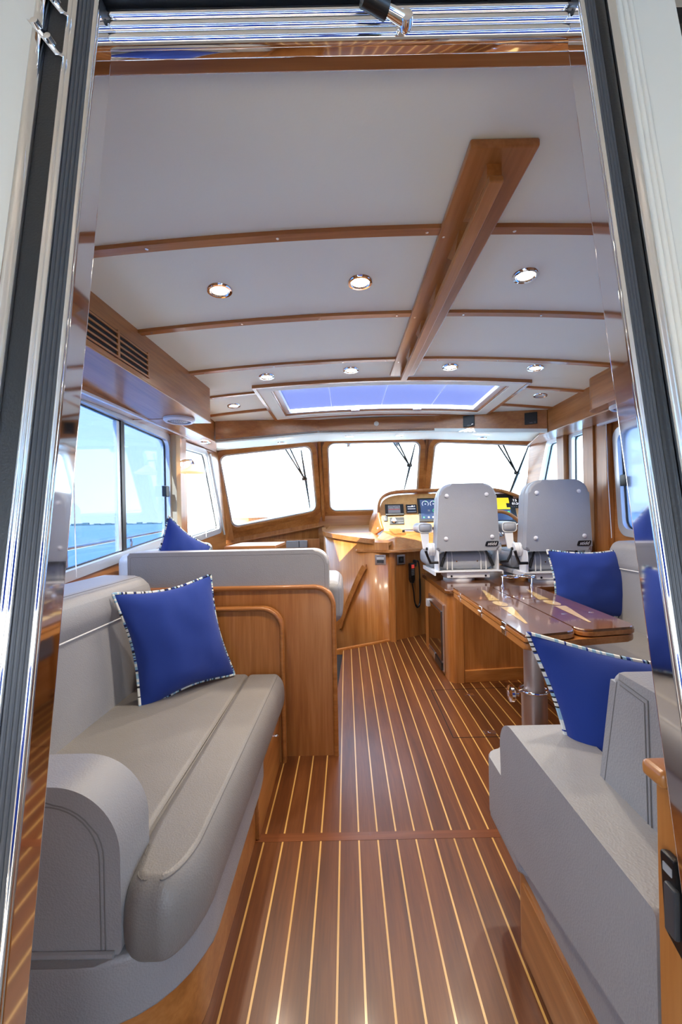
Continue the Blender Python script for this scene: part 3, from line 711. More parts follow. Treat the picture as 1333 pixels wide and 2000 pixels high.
bm = nb(); curved(bm, HX0 + .005, HX1 - .005, HY0 + .005, HY0 + .04, .0, .05, 10); curved(bm, HX0 + .005, HX1 - .005, HY1 - .04, HY1 - .005, .0, .05, 10); curved(bm, HX0 + .005, HX0 + .05, HY0, HY1, .0, .05, 2); curved(bm, HX1 - .05, HX1 - .005, HY0, HY1, .0, .05, 2); obj('shade_frame', bm, 'white_plastic', hx_, angle=50)
bm = nb(); curved(bm, HX0 + .01, HX1 - .01, HY0 + .01, HY1 - .01, .115, .121, 12); obj('pane', bm, 'glass_clear', hx_, angle=60)
bm = nb(); NP = 32
for k in range(NP):
    p = (HY1 - HY0 - .08) / NP; ya = HY0 + .04 + p * k
    for i in range(8):
        xa = HX0 + .05 + (HX1 - HX0 - .1) * i / 8; xb = HX0 + .05 + (HX1 - HX0 - .1) * (i + 1) / 8
        v = [bm.verts.new(q) for q in ((xa, ya, cz(xa) + .030 + p * .11), (xb, ya, cz(xb) + .030 + p * .11), (xb, ya + p * .64, cz(xb) + .030), (xa, ya + p * .64, cz(xa) + .030))]; bm.faces.new(v)
pl = obj('pleated_blind', bm, 'blind', hx_, smooth=False, fix=False); pl['kind'] = 'stuff'
for x in (-.1, .32, .74):
    bm = nb(); tube(bm, [(x, HY0 + .04, cz(x) + .027), (x, HY1 - .03, cz(x) + .027)], .0016, 6); obj('blind_cord', bm, 'piping_white', hx_)
for x in (.10, .62):
    bm = nb(); box(bm, x - .035, x + .035, HY1 - .05, HY1 - .02, cz(x) - .012, cz(x) + .002, .004); obj('pull_tab', bm, 'white_plastic', hx_)

# ---- overhead locker on the left with louvred vent, and its twin on the right
lk = thing('overhead_locker', 'long cherry overhead locker with a louvred vent above the left window', 'locker', (-1.1, 1.8, 1.8))
def fxl(y): return -.955 + .0491 * (y - 1.0)
bm = nb(); za, zb2 = 1.806, 2.035
hexa(bm, [(fxl(.72), .72, za), (-1.30, .72, za), (-1.30, 2.72, za), (fxl(2.74), 2.74, za), (fxl(.72), .72, zb2), (-1.30, .72, zb2), (-1.30, 2.72, zb2), (fxl(2.74), 2.74, zb2)], .004)
[setattr(v.co, 'z', min(v.co.z, cz(v.co.x) + .012)) for v in bm.verts]; obj('carcass', bm, 'cherry_y', lk)
bm = nb(); hexa(bm, [(fxl(.72) + .004, .72, za - .008), (-1.30, .72, za - .008), (-1.30, 2.73, za - .008), (fxl(2.74) + .004, 2.745, za - .008), (fxl(.72) + .004, .72, za + .002), (-1.30, .72, za + .002), (-1.30, 2.73, za + .002), (fxl(2.74) + .004, 2.745, za + .002)], .003); obj('bottom_panel', bm, 'cherry_y', lk)
vy = [(1.30, 1.455), (1.47, 1.71), (1.725, 1.945)]; v0z, v1z = 1.836, 1.936
bm = nb(); hexa(bm, [(fxl(1.28) + .001, 1.28, v0z - .008), (fxl(1.28) - .02, 1.28, v0z - .008), (fxl(1.96) - .02, 1.96, v0z - .008), (fxl(1.96) + .001, 1.96, v0z - .008), (fxl(1.28) + .001, 1.28, v1z + .006), (fxl(1.28) - .02, 1.28, v1z + .006), (fxl(1.96) - .02, 1.96, v1z + .006), (fxl(1.96) + .001, 1.96, v1z + .006)]); vent = obj('vent', bm, 'dark_void', lk, smooth=False)  # dark sheet behind the slats paints in the shade of the slots
def strip_on_face(y0, y1, z0, z1, nm, t=.007, tilt=0, off_=0.0):
    bm = nb(); hexa(bm, [(fxl(y0) + t + off_, y0, z0), (fxl(y0) + .0005, y0, z0), (fxl(y1) + .0005, y1, z0), (fxl(y1) + t + off_, y1, z0), (fxl(y0) + t + off_, y0, z1 - tilt), (fxl(y0) + .0005, y0, z1), (fxl(y1) + .0005, y1, z1), (fxl(y1) + t + off_, y1, z1 - tilt)], .001); obj(nm, bm, 'cherry_y', vent)
for k in range(5): strip_on_face(1.28, 1.96, v0z - .006 + k * .0246, v0z + .0015 + k * .0246, 'slat')
for (ya, yb) in ((1.272, 1.30), (1.455, 1.47), (1.71, 1.725), (1.945, 1.96)): strip_on_face(ya, yb, v0z - .008, v1z + .008, 'divider', .0072)
lk2 = thing('overhead_locker', 'cherry overhead locker with rounded forward end above the right window', 'locker', (1.75, 1.8, 1.8))
def fxr(y): return 1.60 - .03 * (y - 1.7)
pts = rpoly([(fxr(.72), .72), (1.94, .72), (1.94, 2.74), (fxr(2.74), 2.74)], [.001, .001, .05, .09], 6)
bm = nb(); prism(bm, pts, 'z', 1.822, 2.03, .004)
for v in bm.verts: v.co.z = min(v.co.z, cz(v.co.x) + .012)
obj('carcass', bm, 'cherry_y', lk2)
bm = nb(); prism(bm, [(p[0] - .003, p[1] + .002) for p in pts], 'z', 1.812, 1.822, .003); obj('bottom_panel', bm, 'cherry_y', lk2)
# round ceiling speakers under the lockers
def speaker(x, y, z, lb):
    s = thing('round_speaker', lb, 'speaker', (x, y, z), 'round speakers under the lockers', world=False)
    bm = nb(); lathe(bm, [(.092, .0), (.092, -.012), (.082, -.022), (.07, -.022), (.068, -.016)], n=36, caps=False); obj('rim', bm, 'white_plastic', s)
    bm = nb(); lathe(bm, [(.069, -.012), (.04, -.02), (0, -.023)], n=28); obj('grille', bm, 'grey_plastic', s)
    bm = nb()
    for rr, nn in ((.015, 8), (.028, 14), (.041, 20), (.054, 26)):
        for k in range(nn):
            a = 2 * math.pi * k / nn; zz = -.0235 + (rr / .069) ** 2 * .011; box(bm, rr * math.cos(a) - .0022, rr * math.cos(a) + .0022, rr * math.sin(a) - .0022, rr * math.sin(a) + .0022, zz - .0008, zz + .002)
    h = obj('perforations', bm, 'white_plastic', s, smooth=False); h['kind'] = 'stuff'
speaker(-1.02, 2.60, 1.797, 'round white speaker under the forward end of the left overhead locker'); speaker(1.72, 2.55, 1.811, 'round white speaker under the forward end of the right overhead locker')
# fascia fittings
def on_fascia(i, t, z): a, b = Vector(FB[i]), Vector(FB[i + 1]); p = a.lerp(b, t); u = (Vector((b.x, b.y, 0)) - Vector((a.x, a.y, 0))).normalized(); return Vector((p.x, p.y, z)), u
for (i, t, z, sz, lb) in ((2, .33, 1.985, .048, 'square black speaker on the fascia, left of the pair above the right windscreen pane'), (2, .87, 1.950, .048, 'square black speaker at the right end of the fascia')):
    p, u = on_fascia(i, t, z); s = thing('fascia_speaker', lb, 'speaker', p, 'square black speakers on the fascia', world=False); m4 = frame4((0, 0, 0), u, (0, 0, 1))
    bm = nb(); box(bm, -sz, sz, -sz, sz, -.002, .012, .004); xf(bm, m4); obj('housing', bm, 'black', s)
    bm = nb(); box(bm, -sz * .86, sz * .86, -sz * .55, sz * .86, .0118, .0135, .001); xf(bm, m4); obj('grille', bm, 'rubber', s)
    bm = nb(); lathe(bm, [(.008, .011), (.008, .018), (0, .019)], (sz * .62, -sz * .72, 0), n=16); xf(bm, m4); obj('knob', bm, 'rubber_rib', s)
    bm = nb(); box(bm, -.012, .012, -sz * .8, -sz * .74, .012, .0128); xf(bm, m4); obj('maker_mark', bm, 'grey_plastic', s)
p, u = on_fascia(1, .50, 2.015); bm = nb(); lathe(bm, [(.022, -.001), (.022, .006), (.018, .009), (.006, .009), (.005, .011), (0, .011)], n=24); xf(bm, frame4(p, u, (0, 0, 1)))
tag(obj('round_sensor', bm, 'gelcoat'), 'small round cream sensor in the middle of the wooden fascia', 'sensor')

# ---- wall lamp on the left post
sc = thing('wall_lamp', 'small chrome wall lamp with a glowing frosted cone shade between the left windows', 'lamp', (-1.275, 3.25, 1.60))
bm = nb(); lathe(bm, [(.0, .012), (.028, .010), (.030, .0), (.028, -.001)], (-1.277, 3.25, 1.615), 'x', 24); bm2 = bm; obj('wall_rose', bm, 'chrome', sc)
bm = nb(); tube(bm, [(-1.275, 3.25, 1.625), (-1.23, 3.24, 1.635), (-1.17, 3.225, 1.632), (-1.165, 3.223, 1.612)], .008, 10); lathe(bm, [(.016, .0), (.018, -.02), (.012, -.024)], (-1.165, 3.223, 1.617), n=16); obj('arm', bm, 'chrome', sc)
bm = nb(); lathe(bm, [(.014, 0), (.03, -.018), (.09, -.062), (.091, -.068), (.086, -.066), (.028, -.022)], (-1.165, 3.223, 1.602), n=28); obj('shade', bm, 'shade_glass', sc)

# ---- windscreen wipers outside
def wiper(a, b, hub, tip0, tip1, lb):
    s = thing('windscreen_wiper', lb, 'wiper', hub, 'windscreen wipers')
    for q, d in ((a, 0), (b, .0)): bm = nb(); tube(bm, [q, hub], .009, 6); obj('arm', bm, 'black', s)
    bm = nb(); box(bm, hub[0] - .03, hub[0] + .03, hub[1] - .012, hub[1] + .012, hub[2] - .015, hub[2] + .02, .004); obj('joint', bm, 'black', s)
    bm = nb(); m_ = (Vector(tip0) + Vector(tip1)) / 2; tube(bm, [tip0, m_, tip1], [.007, .016, .007], 6); obj('blade', bm, 'black', s)
def slope(pane, px, v):  # point on a pane: px fraction across, v fraction down, just outside
    p = [Vector(q) for q in PANES[pane]]; n = (p[1] - p[0]).cross(p[3] - p[0]).normalized(); n = n if n.y > 0 else -n
    return p[0].lerp(p[1], px).lerp(p[3].lerp(p[2], px), v) + n * .075
wiper(slope(0, .70, -.03), slope(0, .76, -.03), slope(0, .905, .50), slope(0, .90, .07), slope(0, .935, .97), 'black wiper hanging in front of the left windscreen pane')
wiper(slope(1, .68, -.03), slope(1, .74, -.03), slope(1, .905, .37), slope(1, .955, .06), slope(1, .86, .72), 'black wiper hanging in front of the middle windscreen pane')
wiper(slope(2, .60, -.03), slope(2, .66, -.03), slope(2, .88, .40), slope(2, .94, .02), slope(2, .82, .95), 'black wiper hanging in front of the right windscreen pane')
for x, nm in ((.05, 'left'), (.62, 'right')):
    bm = nb(); lathe(bm, [(.0, -.06), (.03, -.055), (.05, -.03), (.052, .02), (.045, .03)], (x, 4.98, 2.06), 'z', 20); tag(obj('deck_floodlight', bm, 'chrome'), 'round chrome lamp on the roof edge outside, %s of two over the middle pane' % nm, 'lamp', 'lamps on the roof edge')

# ---- blind cords
def cord(pts, lb): bm = nb(); tube(bm, pts, .0022, 6); tag(obj('blind_cord', bm, 'piping_white'), lb, 'cord', 'blind pull cords')
cord([(-1.17, 1.80, 1.75), (-1.19, 1.84, 1.4), (-1.2, 1.86, .92)], 'thin white blind cord hanging at the left window beside the door frame')
cord([(1.875, 3.0, 1.80), (1.88, 3.0, 1.4), (1.885, 2.98, .98)], 'thin white blind cord hanging on the right window post')
cord([(WL + .03, 3.90, 1.80), (WL + .035, 3.86, 1.40), (WL + .04, 3.84, 1.02)], 'thin white blind cord hanging at the left forward window')

# ================================================================ SETTEES AND BENCH
def stitch(name, paths, parent, mat='stitch', r=.0011):
    bm = nb()
    for p in paths: tube(bm, p, r, 5)
    return obj(name, bm, mat, parent)
def inset(pts, d):
    out = []; n = len(pts); P = [Vector(p) for p in pts]
    for i in range(n):
        a, b = (P[i] - P[i - 1]), (P[(i + 1) % n] - P[i])
        if a.length < 1e-6: a = b
        if b.length < 1e-6: b = a
        a.normalize(); b.normalize(); t = (a + b)
        t = t.normalized() if t.length > 1e-6 else a
        k = max(.5, t.dot(a)); out.append(P[i] + Vector((-t.y, t.x)) * d / k)
    return out
def stack(bm, pts, levels):
    rings = [[bm.verts.new((p.x, p.y, z)) for p in inset(pts, d)] for z, d in levels]; n = len(pts)
    for a, b in zip(rings, rings[1:]):
        for i in range(n): bm.faces.new([a[i], a[(i + 1) % n], b[(i + 1) % n], b[i]])
    bm.faces.new(list(reversed(rings[0]))); bm.faces.new(rings[-1])
# ---- left settee
s1 = thing('settee', 'grey leather settee along the left wall with a rounded armrest nearest the door', 'sofa', (-.8, 1.4, 0))
bm = nb(); prism(bm, rpoly([(-1.29, .76), (-.35, .84), (-.35, 1.995), (-1.29, 1.995)], [.01, .16, .004, .01], 8), 'z', 0, .19, .003); obj('plinth', bm, 'cherry_x', s1)
bm = nb(); box(bm, -1.0, -.352, .95, 1.995, .185, .29); obj('front_board', bm, 'cherry_y', s1, smooth=False)
bm = nb(); box(bm, -.352, -.336, 1.515, 1.985, .0, .285, .004); fp = obj('locker_door', bm, 'cherry_y', s1)
bm = nb(); lathe(bm, [(.007, 0), (.008, .008), (.004, .016), (0, .018)], (-.337, 1.86, .20), 'x', 14); obj('knob', bm, 'chrome', fp)
bm = nb(); prism(bm, rpoly([(-1.28, .80), (-.325, .80), (-.33, 1.6), (-.40, 1.99), (-1.28, 1.99)], [.01, .21, .1, .01, .01], 9), 'z', .175, .305, .03, 5); obj('upholstered_base', bm, 'leather', s1, angle=60)
bm = nb(); soft(bm, -.965, -.474, .93, 1.995, .29, .432, .022, .010); obj('seat_cushion', bm, 'leather_shaded', s1, angle=70)
bp = rpoly([(-.462, .812), (-.312, .812), (-.300, 1.99), (-.497, 1.99), (-.492, .96)], [.045, .15, .05, .05, .08], 12)
bm = nb(); stack(bm, bp, [(.283, .030), (.2845, .022), (.289, .013), (.300, .006), (.325, .0015), (.355, 0), (.380, .002), (.402, .007), (.420, .016), (.432, .027), (.4385, .036), (.4405, .042)]); bo = obj('seat_bolster', bm, 'leather_shaded', s1, angle=75)
def offs(pts, d):
    out = []; n = len(pts); P = [Vector(p) for p in pts]
    for i in range(n):
        t = (P[(i + 1) % n] - P[i - 1]).normalized(); out.append(P[i] + Vector((-t.y, t.x)) * d)
    return out
sl = [(p.x, p.y, .4385) for p in inset(bp, .030)]
i0 = min(range(len(bp)), key=lambda i: (bp[i].x + .462) ** 2 + (bp[i].y - .812) ** 2)
st_ = [q for q in sl if q[0] > -.455]
st_ = sorted([q for q in st_ if True], key=lambda q: math.atan2(q[1] - 1.2, q[0] + .6))
stitch('seam', [[(q[0], q[1], .4350) for q in st_ if q[0] > -.46 and q[1] < 1.97]], bo)
ap = rpoly([(-1.02, .300), (-.458, .300), (-.458, .636), (-1.02, .636)], [.005, .02, .135, .02], 16)
bm = nb(); prism(bm, ap, 'y', .825, .945, .040, 5); am = obj('armrest', bm, 'leather', s1, angle=60)
sp = [(p.x, .8248, p.y) for p in rpoly([(-1.0, .598), (-.498, .598), (-.498, .31)], [.0, .11, .0], 10)][1:]
sp2 = [(x + .0085 * (1 if z < .55 else .6), y - .000, z + .0085 * (1 if x < -.6 else .5)) for x, y, z in sp]
stitch('seam', [sp, sp2], am, r=.0015)
bm = nb(); tube(bm, [(-1.0, .826, .308), (-.472, .822, .308)], .007, 8); obj('welt', bm, 'leather', s1)
bkp = rpoly([(-1.17, .40), (-.925, .40), (-.948, .752), (-.938, .775), (-.925, .83), (-.962, .905), (-1.17, .912)], [.01, .02, .012, .02, .05, .045, .02], 5)
bm = nb(); prism(bm, bkp, 'y', .80, 1.992, .022, 4); bk = obj('back_cushion', bm, 'leather', s1, angle=50)
bm = nb(); tube(bm, [(-.946, .83, .761), (-.946, 1.965, .761)], .0045, 8); obj('piping', bm, 'piping_white', bk)
stitch('seam', [[(-.966, .83, .9065), (-.966, 1.97, .9065)]], bk)
# end panel with its moulded edge
ep = rpoly([(-1.0, .0), (-.308, .0), (-.308, .742), (-1.0, .742)], [.001, .001, .10, .001], 8)
bm = nb(); prism(bm, ep, 'y', 2.0, 2.03, .004); obj('end_panel', bm, 'cherry_z', s1)
path = [(p.x, 2.002, p.y) for p in rpoly([(-1.0, .742), (-.308, .742), (-.308, .0)], [0, .10, 0], 8)][0:]
bm = nb(); tube(bm, [Vector(p) + Vector((-.009, 0, -.009)) for p in path], .011, 10); obj('moulding', bm, 'cherry_x', s1)
# shelf between the settee back and the window
bm = nb(); box(bm, -1.315, -1.175, .62, 2.045, .84, .862, .004); tag(obj('window_shelf', bm, 'cherry_y'), 'narrow cherry ledge behind the settee back under the left window', 'shelf')

# ---- raised dinette bench ahead of the settee
db = thing('dinette_bench', 'raised dinette bench with wood end panel and grey back ahead of the left settee', 'bench', (-.6, 2.3, 0))
pp = rpoly([(-1.30, 0), (-.062, 0), (-.062, .832), (-1.30, .832)], [.001, .001, .095, .001], 9)
bm = nb(); prism(bm, pp, 'y', 2.052, 2.092, .004); obj('end_panel', bm, 'cherry_z', db)
path = [(p.x, 2.05, p.y) for p in rpoly([(-1.30, .832), (-.062, .832), (-.062, .0)], [0, .095, 0], 9)]
bm = nb(); tube(bm, [Vector(p) + Vector((-.008, .004, -.008)) for p in path], .0125, 10); obj('moulding', bm, 'cherry_x', db)
bq = rpoly([(-1.085, .80), (-.092, .80), (-.092, 1.006), (-1.085, 1.006)], [.01, .01, .075, .012], 8)
bm = nb(); prism(bm, bq, 'y', 2.075, 2.20, .018, 4); bc = obj('back_cushion', bm, 'leather', db, angle=50)
sq = [(p.x, 2.0755, p.y) for p in rpoly([(-1.07, .81), (-1.07, .985), (-.110, .985), (-.110, .81)], [0, .01, .06, 0], 8)]
stitch('seam', [sq], bc)
bm = nb(); soft(bm, -1.0, -.030, 2.20, 2.72, .60, .83, .055, .008); obj('seat_cushion', bm, 'leather', db, angle=70)
bm = nb(); box(bm, -1.25, -.10, 2.092, 2.70, 0, .605, .004); obj('plinth', bm, 'cherry_z', db)
bm = nb(); soft(bm, -1.27, -1.12, 2.30, 3.55, .70, .985, .05, .006); obj('side_cushion', bm, 'leather', db, angle=70)
bm = nb(); box(bm, -1.3, -1.0, 2.70, 3.6, 0, .70); obj('side_plinth', bm, 'cherry_y', db, smooth=False)
dt = thing('dinette_table', 'small cherry dinette table top just showing over the left bench back', 'table', (-.6, 3.1, 0))
bm = nb(); box(bm, -.86, -.50, 2.95, 3.45, .955, .98, .006); obj('tabletop', bm, 'cherry_x', dt)
bm = nb(); lathe(bm, [(.14, 0), (.14, .015), (.04, .03), (.04, .95), (.1, .957)], (-.68, 3.2, 0), n=24); obj('leg', bm, 'leg_metal', dt)
bm = nb(); box(bm, -.66, -.43, 4.60, 4.66, .855, .93, .004); so_ = None
sw = thing('switch_panel', 'grey double switch plate on the dark wall under the left windscreen pane', 'switch', (-.5, 4.62, .9)); obj('plate', bm, 'grey_plastic', sw)
bm = nb(); box(bm, -.522, -.516, 4.597, 4.602, .857, .928); obj('gap', bm, 'black', sw)
bm = nb(); box(bm, -.8, -.3, 4.655, 4.70, .40, .945); obj('backing', bm, 'cherry_z', sw, smooth=False)

# ---- right settee: U shaped
s2 = thing('dinette_settee', 'grey leather U shaped settee round the table on the right', 'sofa', (1.2, 1.5, 0))
bm = nb(); prism(bm, rpoly([(.452, .60), (.440, 1.135), (.9, 1.135), (.9, .60)], [.01, .03, .01, .01], 4), 'z', 0, .22, .002); pz = obj('plinth', bm, 'cherry_y', s2)
bm = nb(); hexa(bm, [(.436, .62, .025), (.452, .62, .025), (.452, 1.09, .025), (.434, 1.09, .025), (.436, .62, .20), (.452, .62, .20), (.452, 1.09, .20), (.434, 1.09, .20)], .004); ad_ = obj('access_panel', bm, 'cherry_y', pz)
bm = nb(); lathe(bm, [(.010, 0), (.010, .004), (0, .005)], (.4365, .80, .10), 'x', 14); xf(bm, Matrix.Identity(4)); obj('plinth_latch', bm, 'black', s2)
bm = nb(); prism(bm, rpoly([(.450, .58), (.440, 1.195), (1.4, 1.195), (1.4, .58)], [.01, .09, .01, .01], 8), 'z', .212, .40, .035, 5); obj('upholstered_base', bm, 'leather', s2)
yz = rpoly([(.57, .385), (1.145, .275), (1.155, .607), (.57, .607)], [.005, .05, .085, .01], 12)
bm = nb(); prism(bm, yz, 'x', .410, .575, .042, 6); am = obj('armrest', bm, 'leather', s2, angle=60)
sp = [(.4205, p.x, p.y) for p in rpoly([(.59, .572), (1.118, .572), (1.112, .29)], [0, .07, 0], 8)]
sp2 = [(.432, p.x, p.y) for p in rpoly([(.59, .588), (1.128, .588), (1.122, .29)], [0, .075, 0], 8)]
stitch('seam', [[(.428, y, .5965) for y in (.6, .9, 1.05)] , [(.4365, y, .6020) for y in (.6, .9, 1.05)]], am)
bm = nb(); prism(bm, rpoly([(.425, 1.06), (.425, 1.338), (1.66, 1.338), (1.66, 1.06)], [.02, .05, .05, .01], 6), 'z', .235, .415, .032, 5); obj('seat_bolster', bm, 'leather', s2, angle=60)
bm = nb(); soft(bm, .57, 1.72, .74, 1.08, .30, .43, .03, .006); obj('seat_cushion', bm, 'leather_shaded', s2, angle=70)
bkp = rpoly([(.690, .505), (.895, .50), (.828, .845), (.690, .845)], [.03, .03, .022, .02], 5)
bm = nb(); prism(bm, bkp, 'x', .518, 1.72, .016, 4); bk = obj('back_cushion', bm, 'leather', s2, angle=50)
stitch('seam', [[(.5175, .724, .515), (.5175, .728, .825), (.5175, .805, .832)], [(.5178, .733, .515), (.5178, .737, .817), (.5178, .803, .823)], [(.5185, .876, .52), (.5185, .812, .826)]], bk, r=.0013)
bm = nb(); box(bm, 1.26, 1.94, 1.2, 2.78, 0, .30); obj('side_plinth', bm, 'cherry_y', s2, smooth=False)
bm = nb(); soft(bm, 1.22, 1.735, 1.338, 2.79, .29, .452, .04, .008); obj('side_seat', bm, 'leather_shaded', s2, angle=70)
bkp = rpoly([(1.94, .42), (1.715, .42), (1.735, .79), (1.725, .82), (1.745, .972), (1.94, .975)], [.01, .02, .01, .02, .05, .02], 5)
bm = nb(); prism(bm, bkp, 'y', .90, 2.77, .025, 4); bk = obj('side_back', bm, 'leather', s2, angle=50)
bm = nb(); tube(bm, [(1.732, .95, .803), (1.732, 2.745, .803)], .0045, 8); obj('piping', bm, 'piping_white', bk)
# low wooden end beside the door, with cap and black lock
jc = thing('door_side_cabinet', 'cherry cabinet end with a moulded cap beside the door on the right', 'cabinet', (.5, .52, 0))
bm = nb(); hexa(bm, [(.3975, .385, 0), (.56, .385, 0), (.56, .548, 0), (.3975, .548, 0), (.3975, .518, .805), (.56, .518, .805), (.56, .548, .805), (.3975, .548, .805)], .002); obj('carcass', bm, 'cherry_z', jc)
bm = nb(); box(bm, .386, .60, .521, .562, .803, .826, .008, 3); obj('cap', bm, 'cherry_y', jc)
bm = nb(); hexa(bm, [(.386, .487, .615), (.398, .487, .615), (.398, .524, .632), (.386, .524, .632), (.386, .505, .73), (.398, .505, .73), (.398, .53, .728), (.386, .53, .728)], .004); lo = obj('lock', bm, 'black', jc)
bm = nb(); box(bm, .380, .388, .497, .516, .64, .70, .003); obj('rocker', bm, 'rubber_rib', lo)
bm = nb(); box(bm, .3848, .3868, .508, .522, .708, .718); obj('legend', bm, 'grey_plastic', lo, smooth=False)

# ================================================================ CUSHIONS
def pillow(loc, u, v, W, H, T, lb, seed, sag=.0):
    rnd = random.Random(seed); N = 26; bm = nb()
    def edge(a, b):
        k = 1 - .115 * (1 - b * b) ** 1.4 * abs(a) ** 3
        return a * k
    def P(a, b, s):
        x = edge(a, b) * W / 2; y = edge(b, a) * H / 2
        t = ((1 - abs(a) ** 2.6) * (1 - abs(b) ** 2.6)) ** .62
        t *= T / 2
        nz = noise.noise(Vector((a * 2.3 + seed, b * 2.3, s * 3))) * .010 + noise.noise(Vector((a * 7 + seed, b * 7, s))) * .0035
        y -= sag * (1 - b * b) * .0
        return Vector((x, y, s * (t + nz * min(1, t / .02))))
    gs = {}
    for s in (1, -1):
        for i in range(N + 1):
            for j in range(N + 1):
                a = math.sin((i / N - .5) * math.pi * .98) / math.sin(.49 * math.pi); b = math.sin((j / N - .5) * math.pi * .98) / math.sin(.49 * math.pi)
                if s == -1 and (i in (0, N) or j in (0, N)): gs[s, i, j] = gs[1, i, j]
                else: gs[s, i, j] = bm.verts.new(P(a, b, s))
    for s in (1, -1):
        for i in range(N):
            for j in range(N):
                q = [gs[s, i, j], gs[s, i + 1, j], gs[s, i + 1, j + 1], gs[s, i, j + 1]]
                bm.faces.new(q if s > 0 else q[::-1])
    uu, vv = Vector(u).normalized(), Vector(v).normalized(); nn = uu.cross(vv).normalized(); m4 = Matrix([[uu[i], vv[i], nn[i], 0] for i in range(3)] + [[0, 0, 0, 1]])
    border = []
    for (fix, rng) in ((0, range(0, 120)), (1, range(0, 120)), (2, range(0, 120)), (3, range(0, 120))):
        for q in rng:
            t = -1 + 2 * q / 120; a, b = [(t, -1), (1, t), (-t, 1), (-1, -t)][fix]; border.append(Vector((edge(a, b) * W / 2 * 1.008, edge(b, a) * H / 2 * 1.008, 0)))
    xf(bm, m4)
    o = obj('throw_pillow', bm, 'blue_cloth', angle=180); o.location = loc
    tag(o, lb, 'cushion', 'blue throw pillows with striped piping')
    b2 = nb(); mis = []
    while len(mis) < 480: mis += rnd.choice([[0, 0, 0], [1], [0, 0], [2], [3], [2, 2], [1]])
    tube(b2, border, .0058, 6, closed=True, mis=mis[:480]); xf(b2, m4)
    obj('piping', b2, ['cord_white', 'cord_black', 'cord_sky', 'blue_cloth'], o, angle=60)
    return o
pillow((-.728, 1.80, .66), (.68, .72, .07), (-.22, .02, .97), .415, .47, .15, 'square blue pillow with striped piping in the corner of the left settee', 1)
pillow((-.99, 2.47, .90), (.60, .52, -.60), (.25, .25, .92), .31, .42, .17, 'blue pillow peeping over the back of the left dinette bench', 2)
pillow((.760, .985, .585), (.95, -.24, -.12), (-.13, .24, .96), .53, .46, .14, 'blue pillow behind the near armrest of the right settee', 3)
pillow((1.572, 2.70, .702), (1, 0, .0), (0, .16, .99), .525, .445, .14, 'blue pillow at the far end of the right settee beneath the right pilot chair', 4)

# ================================================================ TABLE
tb = thing('folding_table', 'glossy folding cocktail table with compass inlay on a steel leg', 'table', (.94, 2.2, 0))
low = rpoly([(.690, 1.635), (1.20, 1.735), (1.225, 2.80), (.705, 2.80)], [.02, .05, .05, .02], 5)
bm = nb(); prism(bm, low, 'z', .624, .651, .006, 3); obj('lower_leaf', bm, 'cherry_y', tb)
for nm, q, rr in (('left_leaf', [(.688, 1.632), (.930, 1.690), (.950, 2.80), (.705, 2.80)], [.012, .055, .02, .012]), ('right_leaf', [(.938, 1.692), (1.20, 1.735), (1.238, 2.79), (.957, 2.80)], [.055, .04, .06, .02])):
    p_ = rpoly(q, rr, 6); bm = nb(); prism(bm, p_, 'z', .657, .6845, .008, 4); lf = obj('upper_leaf', bm, 'varnish_y', tb)
    bm = nb(); prism(bm, p_, 'z', .6565, .6742, .003); xf(bm, Matrix.Translation((0, 0, 0)))
    c = sum((Vector(a) for a in q), Vector((0, 0))) / 4
    for v in bm.verts: v.co.x += (v.co.x - c.x) * .006; v.co.y += (v.co.y - c.y) * .002
    obj('edge_band', bm, 'cherry_y', lf)
for cx_, tip in ((.815, 0), (1.09, 0)):
    bm = nb()
    for s in (1, -1):
        y0 = 2.24 + s * .085; L_ = .34
        pts = [(cx_ - .004, y0 + s * L_), (cx_ - .030, y0), (cx_ + .030, y0), (cx_ + .008, y0 + s * L_)]
        v = [bm.verts.new((x + (.045 * s * (0 if abs(y - y0) < .01 else 1)), y, .6853)) for x, y in pts]; bm.faces.new(v if s > 0 else v[::-1])
    v = [bm.verts.new((cx_ + .034 * math.cos(a), 2.24 + .07 * math.sin(a), .6853)) for a in [2 * math.pi * k / 20 for k in range(20)]]; bm.faces.new(v)
    obj('compass_inlay', bm, 'inlay_tan', tb, smooth=False)
for (x, y) in ((.765, 1.98), (1.02, 1.98), (1.16, 2.0)):
    bm = nb(); lathe(bm, [(.011, 0), (.011, .0008), (0, .0008)], (x, y, .6845), n=16); obj('leaf_stud', bm, 'steel', tb)
for y in (2.62, 2.20, 1.86):
    x = .690 + (y - 1.63) * .0135 - .002
    bm = nb(); box(bm, x - .004, x + .002, y - .024, y + .024, .659, .680, .002); box(bm, x - .004, x + .002, y - .024, y + .024, .628, .648, .002); tube(bm, [(x - .004, y - .02, .654), (x - .004, y + .02, .654)], .005, 10); obj('hinge', bm, 'chrome', tb)
bm = nb(); lathe(bm, [(.040, .39), (.040, .62), (.075, .621), (.075, .625)], (.79, 1.795, 0), n=32); obj('leg_tube', bm, 'leg_metal', tb)
bm = nb(); lathe(bm, [(.11, 0), (.11, .012), (.052, .02), (.052, .398), (.047, .402)], (.79, 1.795, 0), n=32); lg = obj('leg_sleeve', bm, 'leg_metal', tb)
bm = nb(); tube(bm, [(.79 + .056 * math.cos(a), 1.795 + .056 * math.sin(a), .408) for a in [2 * math.pi * k / 28 for k in range(28)]], .006, 8, closed=True); tube(bm, [(.735, 1.785, .408), (.70, 1.778, .405)], .008, 10); obj('clamp_ring', bm, 'chrome', tb)
bm = nb(); lathe(bm, [(0, -.002), (.012, -.002), (.014, 0), (.034, .004), (.036, .014), (.03, .020), (.012, .022), (.010, .03), (.012, .04)], (0, 0, 0), 'z', 22); xf(bm, frame4((.672, 1.772, .402), (0, 1, 0), (0, 0, 1)))
obj('clamp_knob', bm, 'chrome', tb)
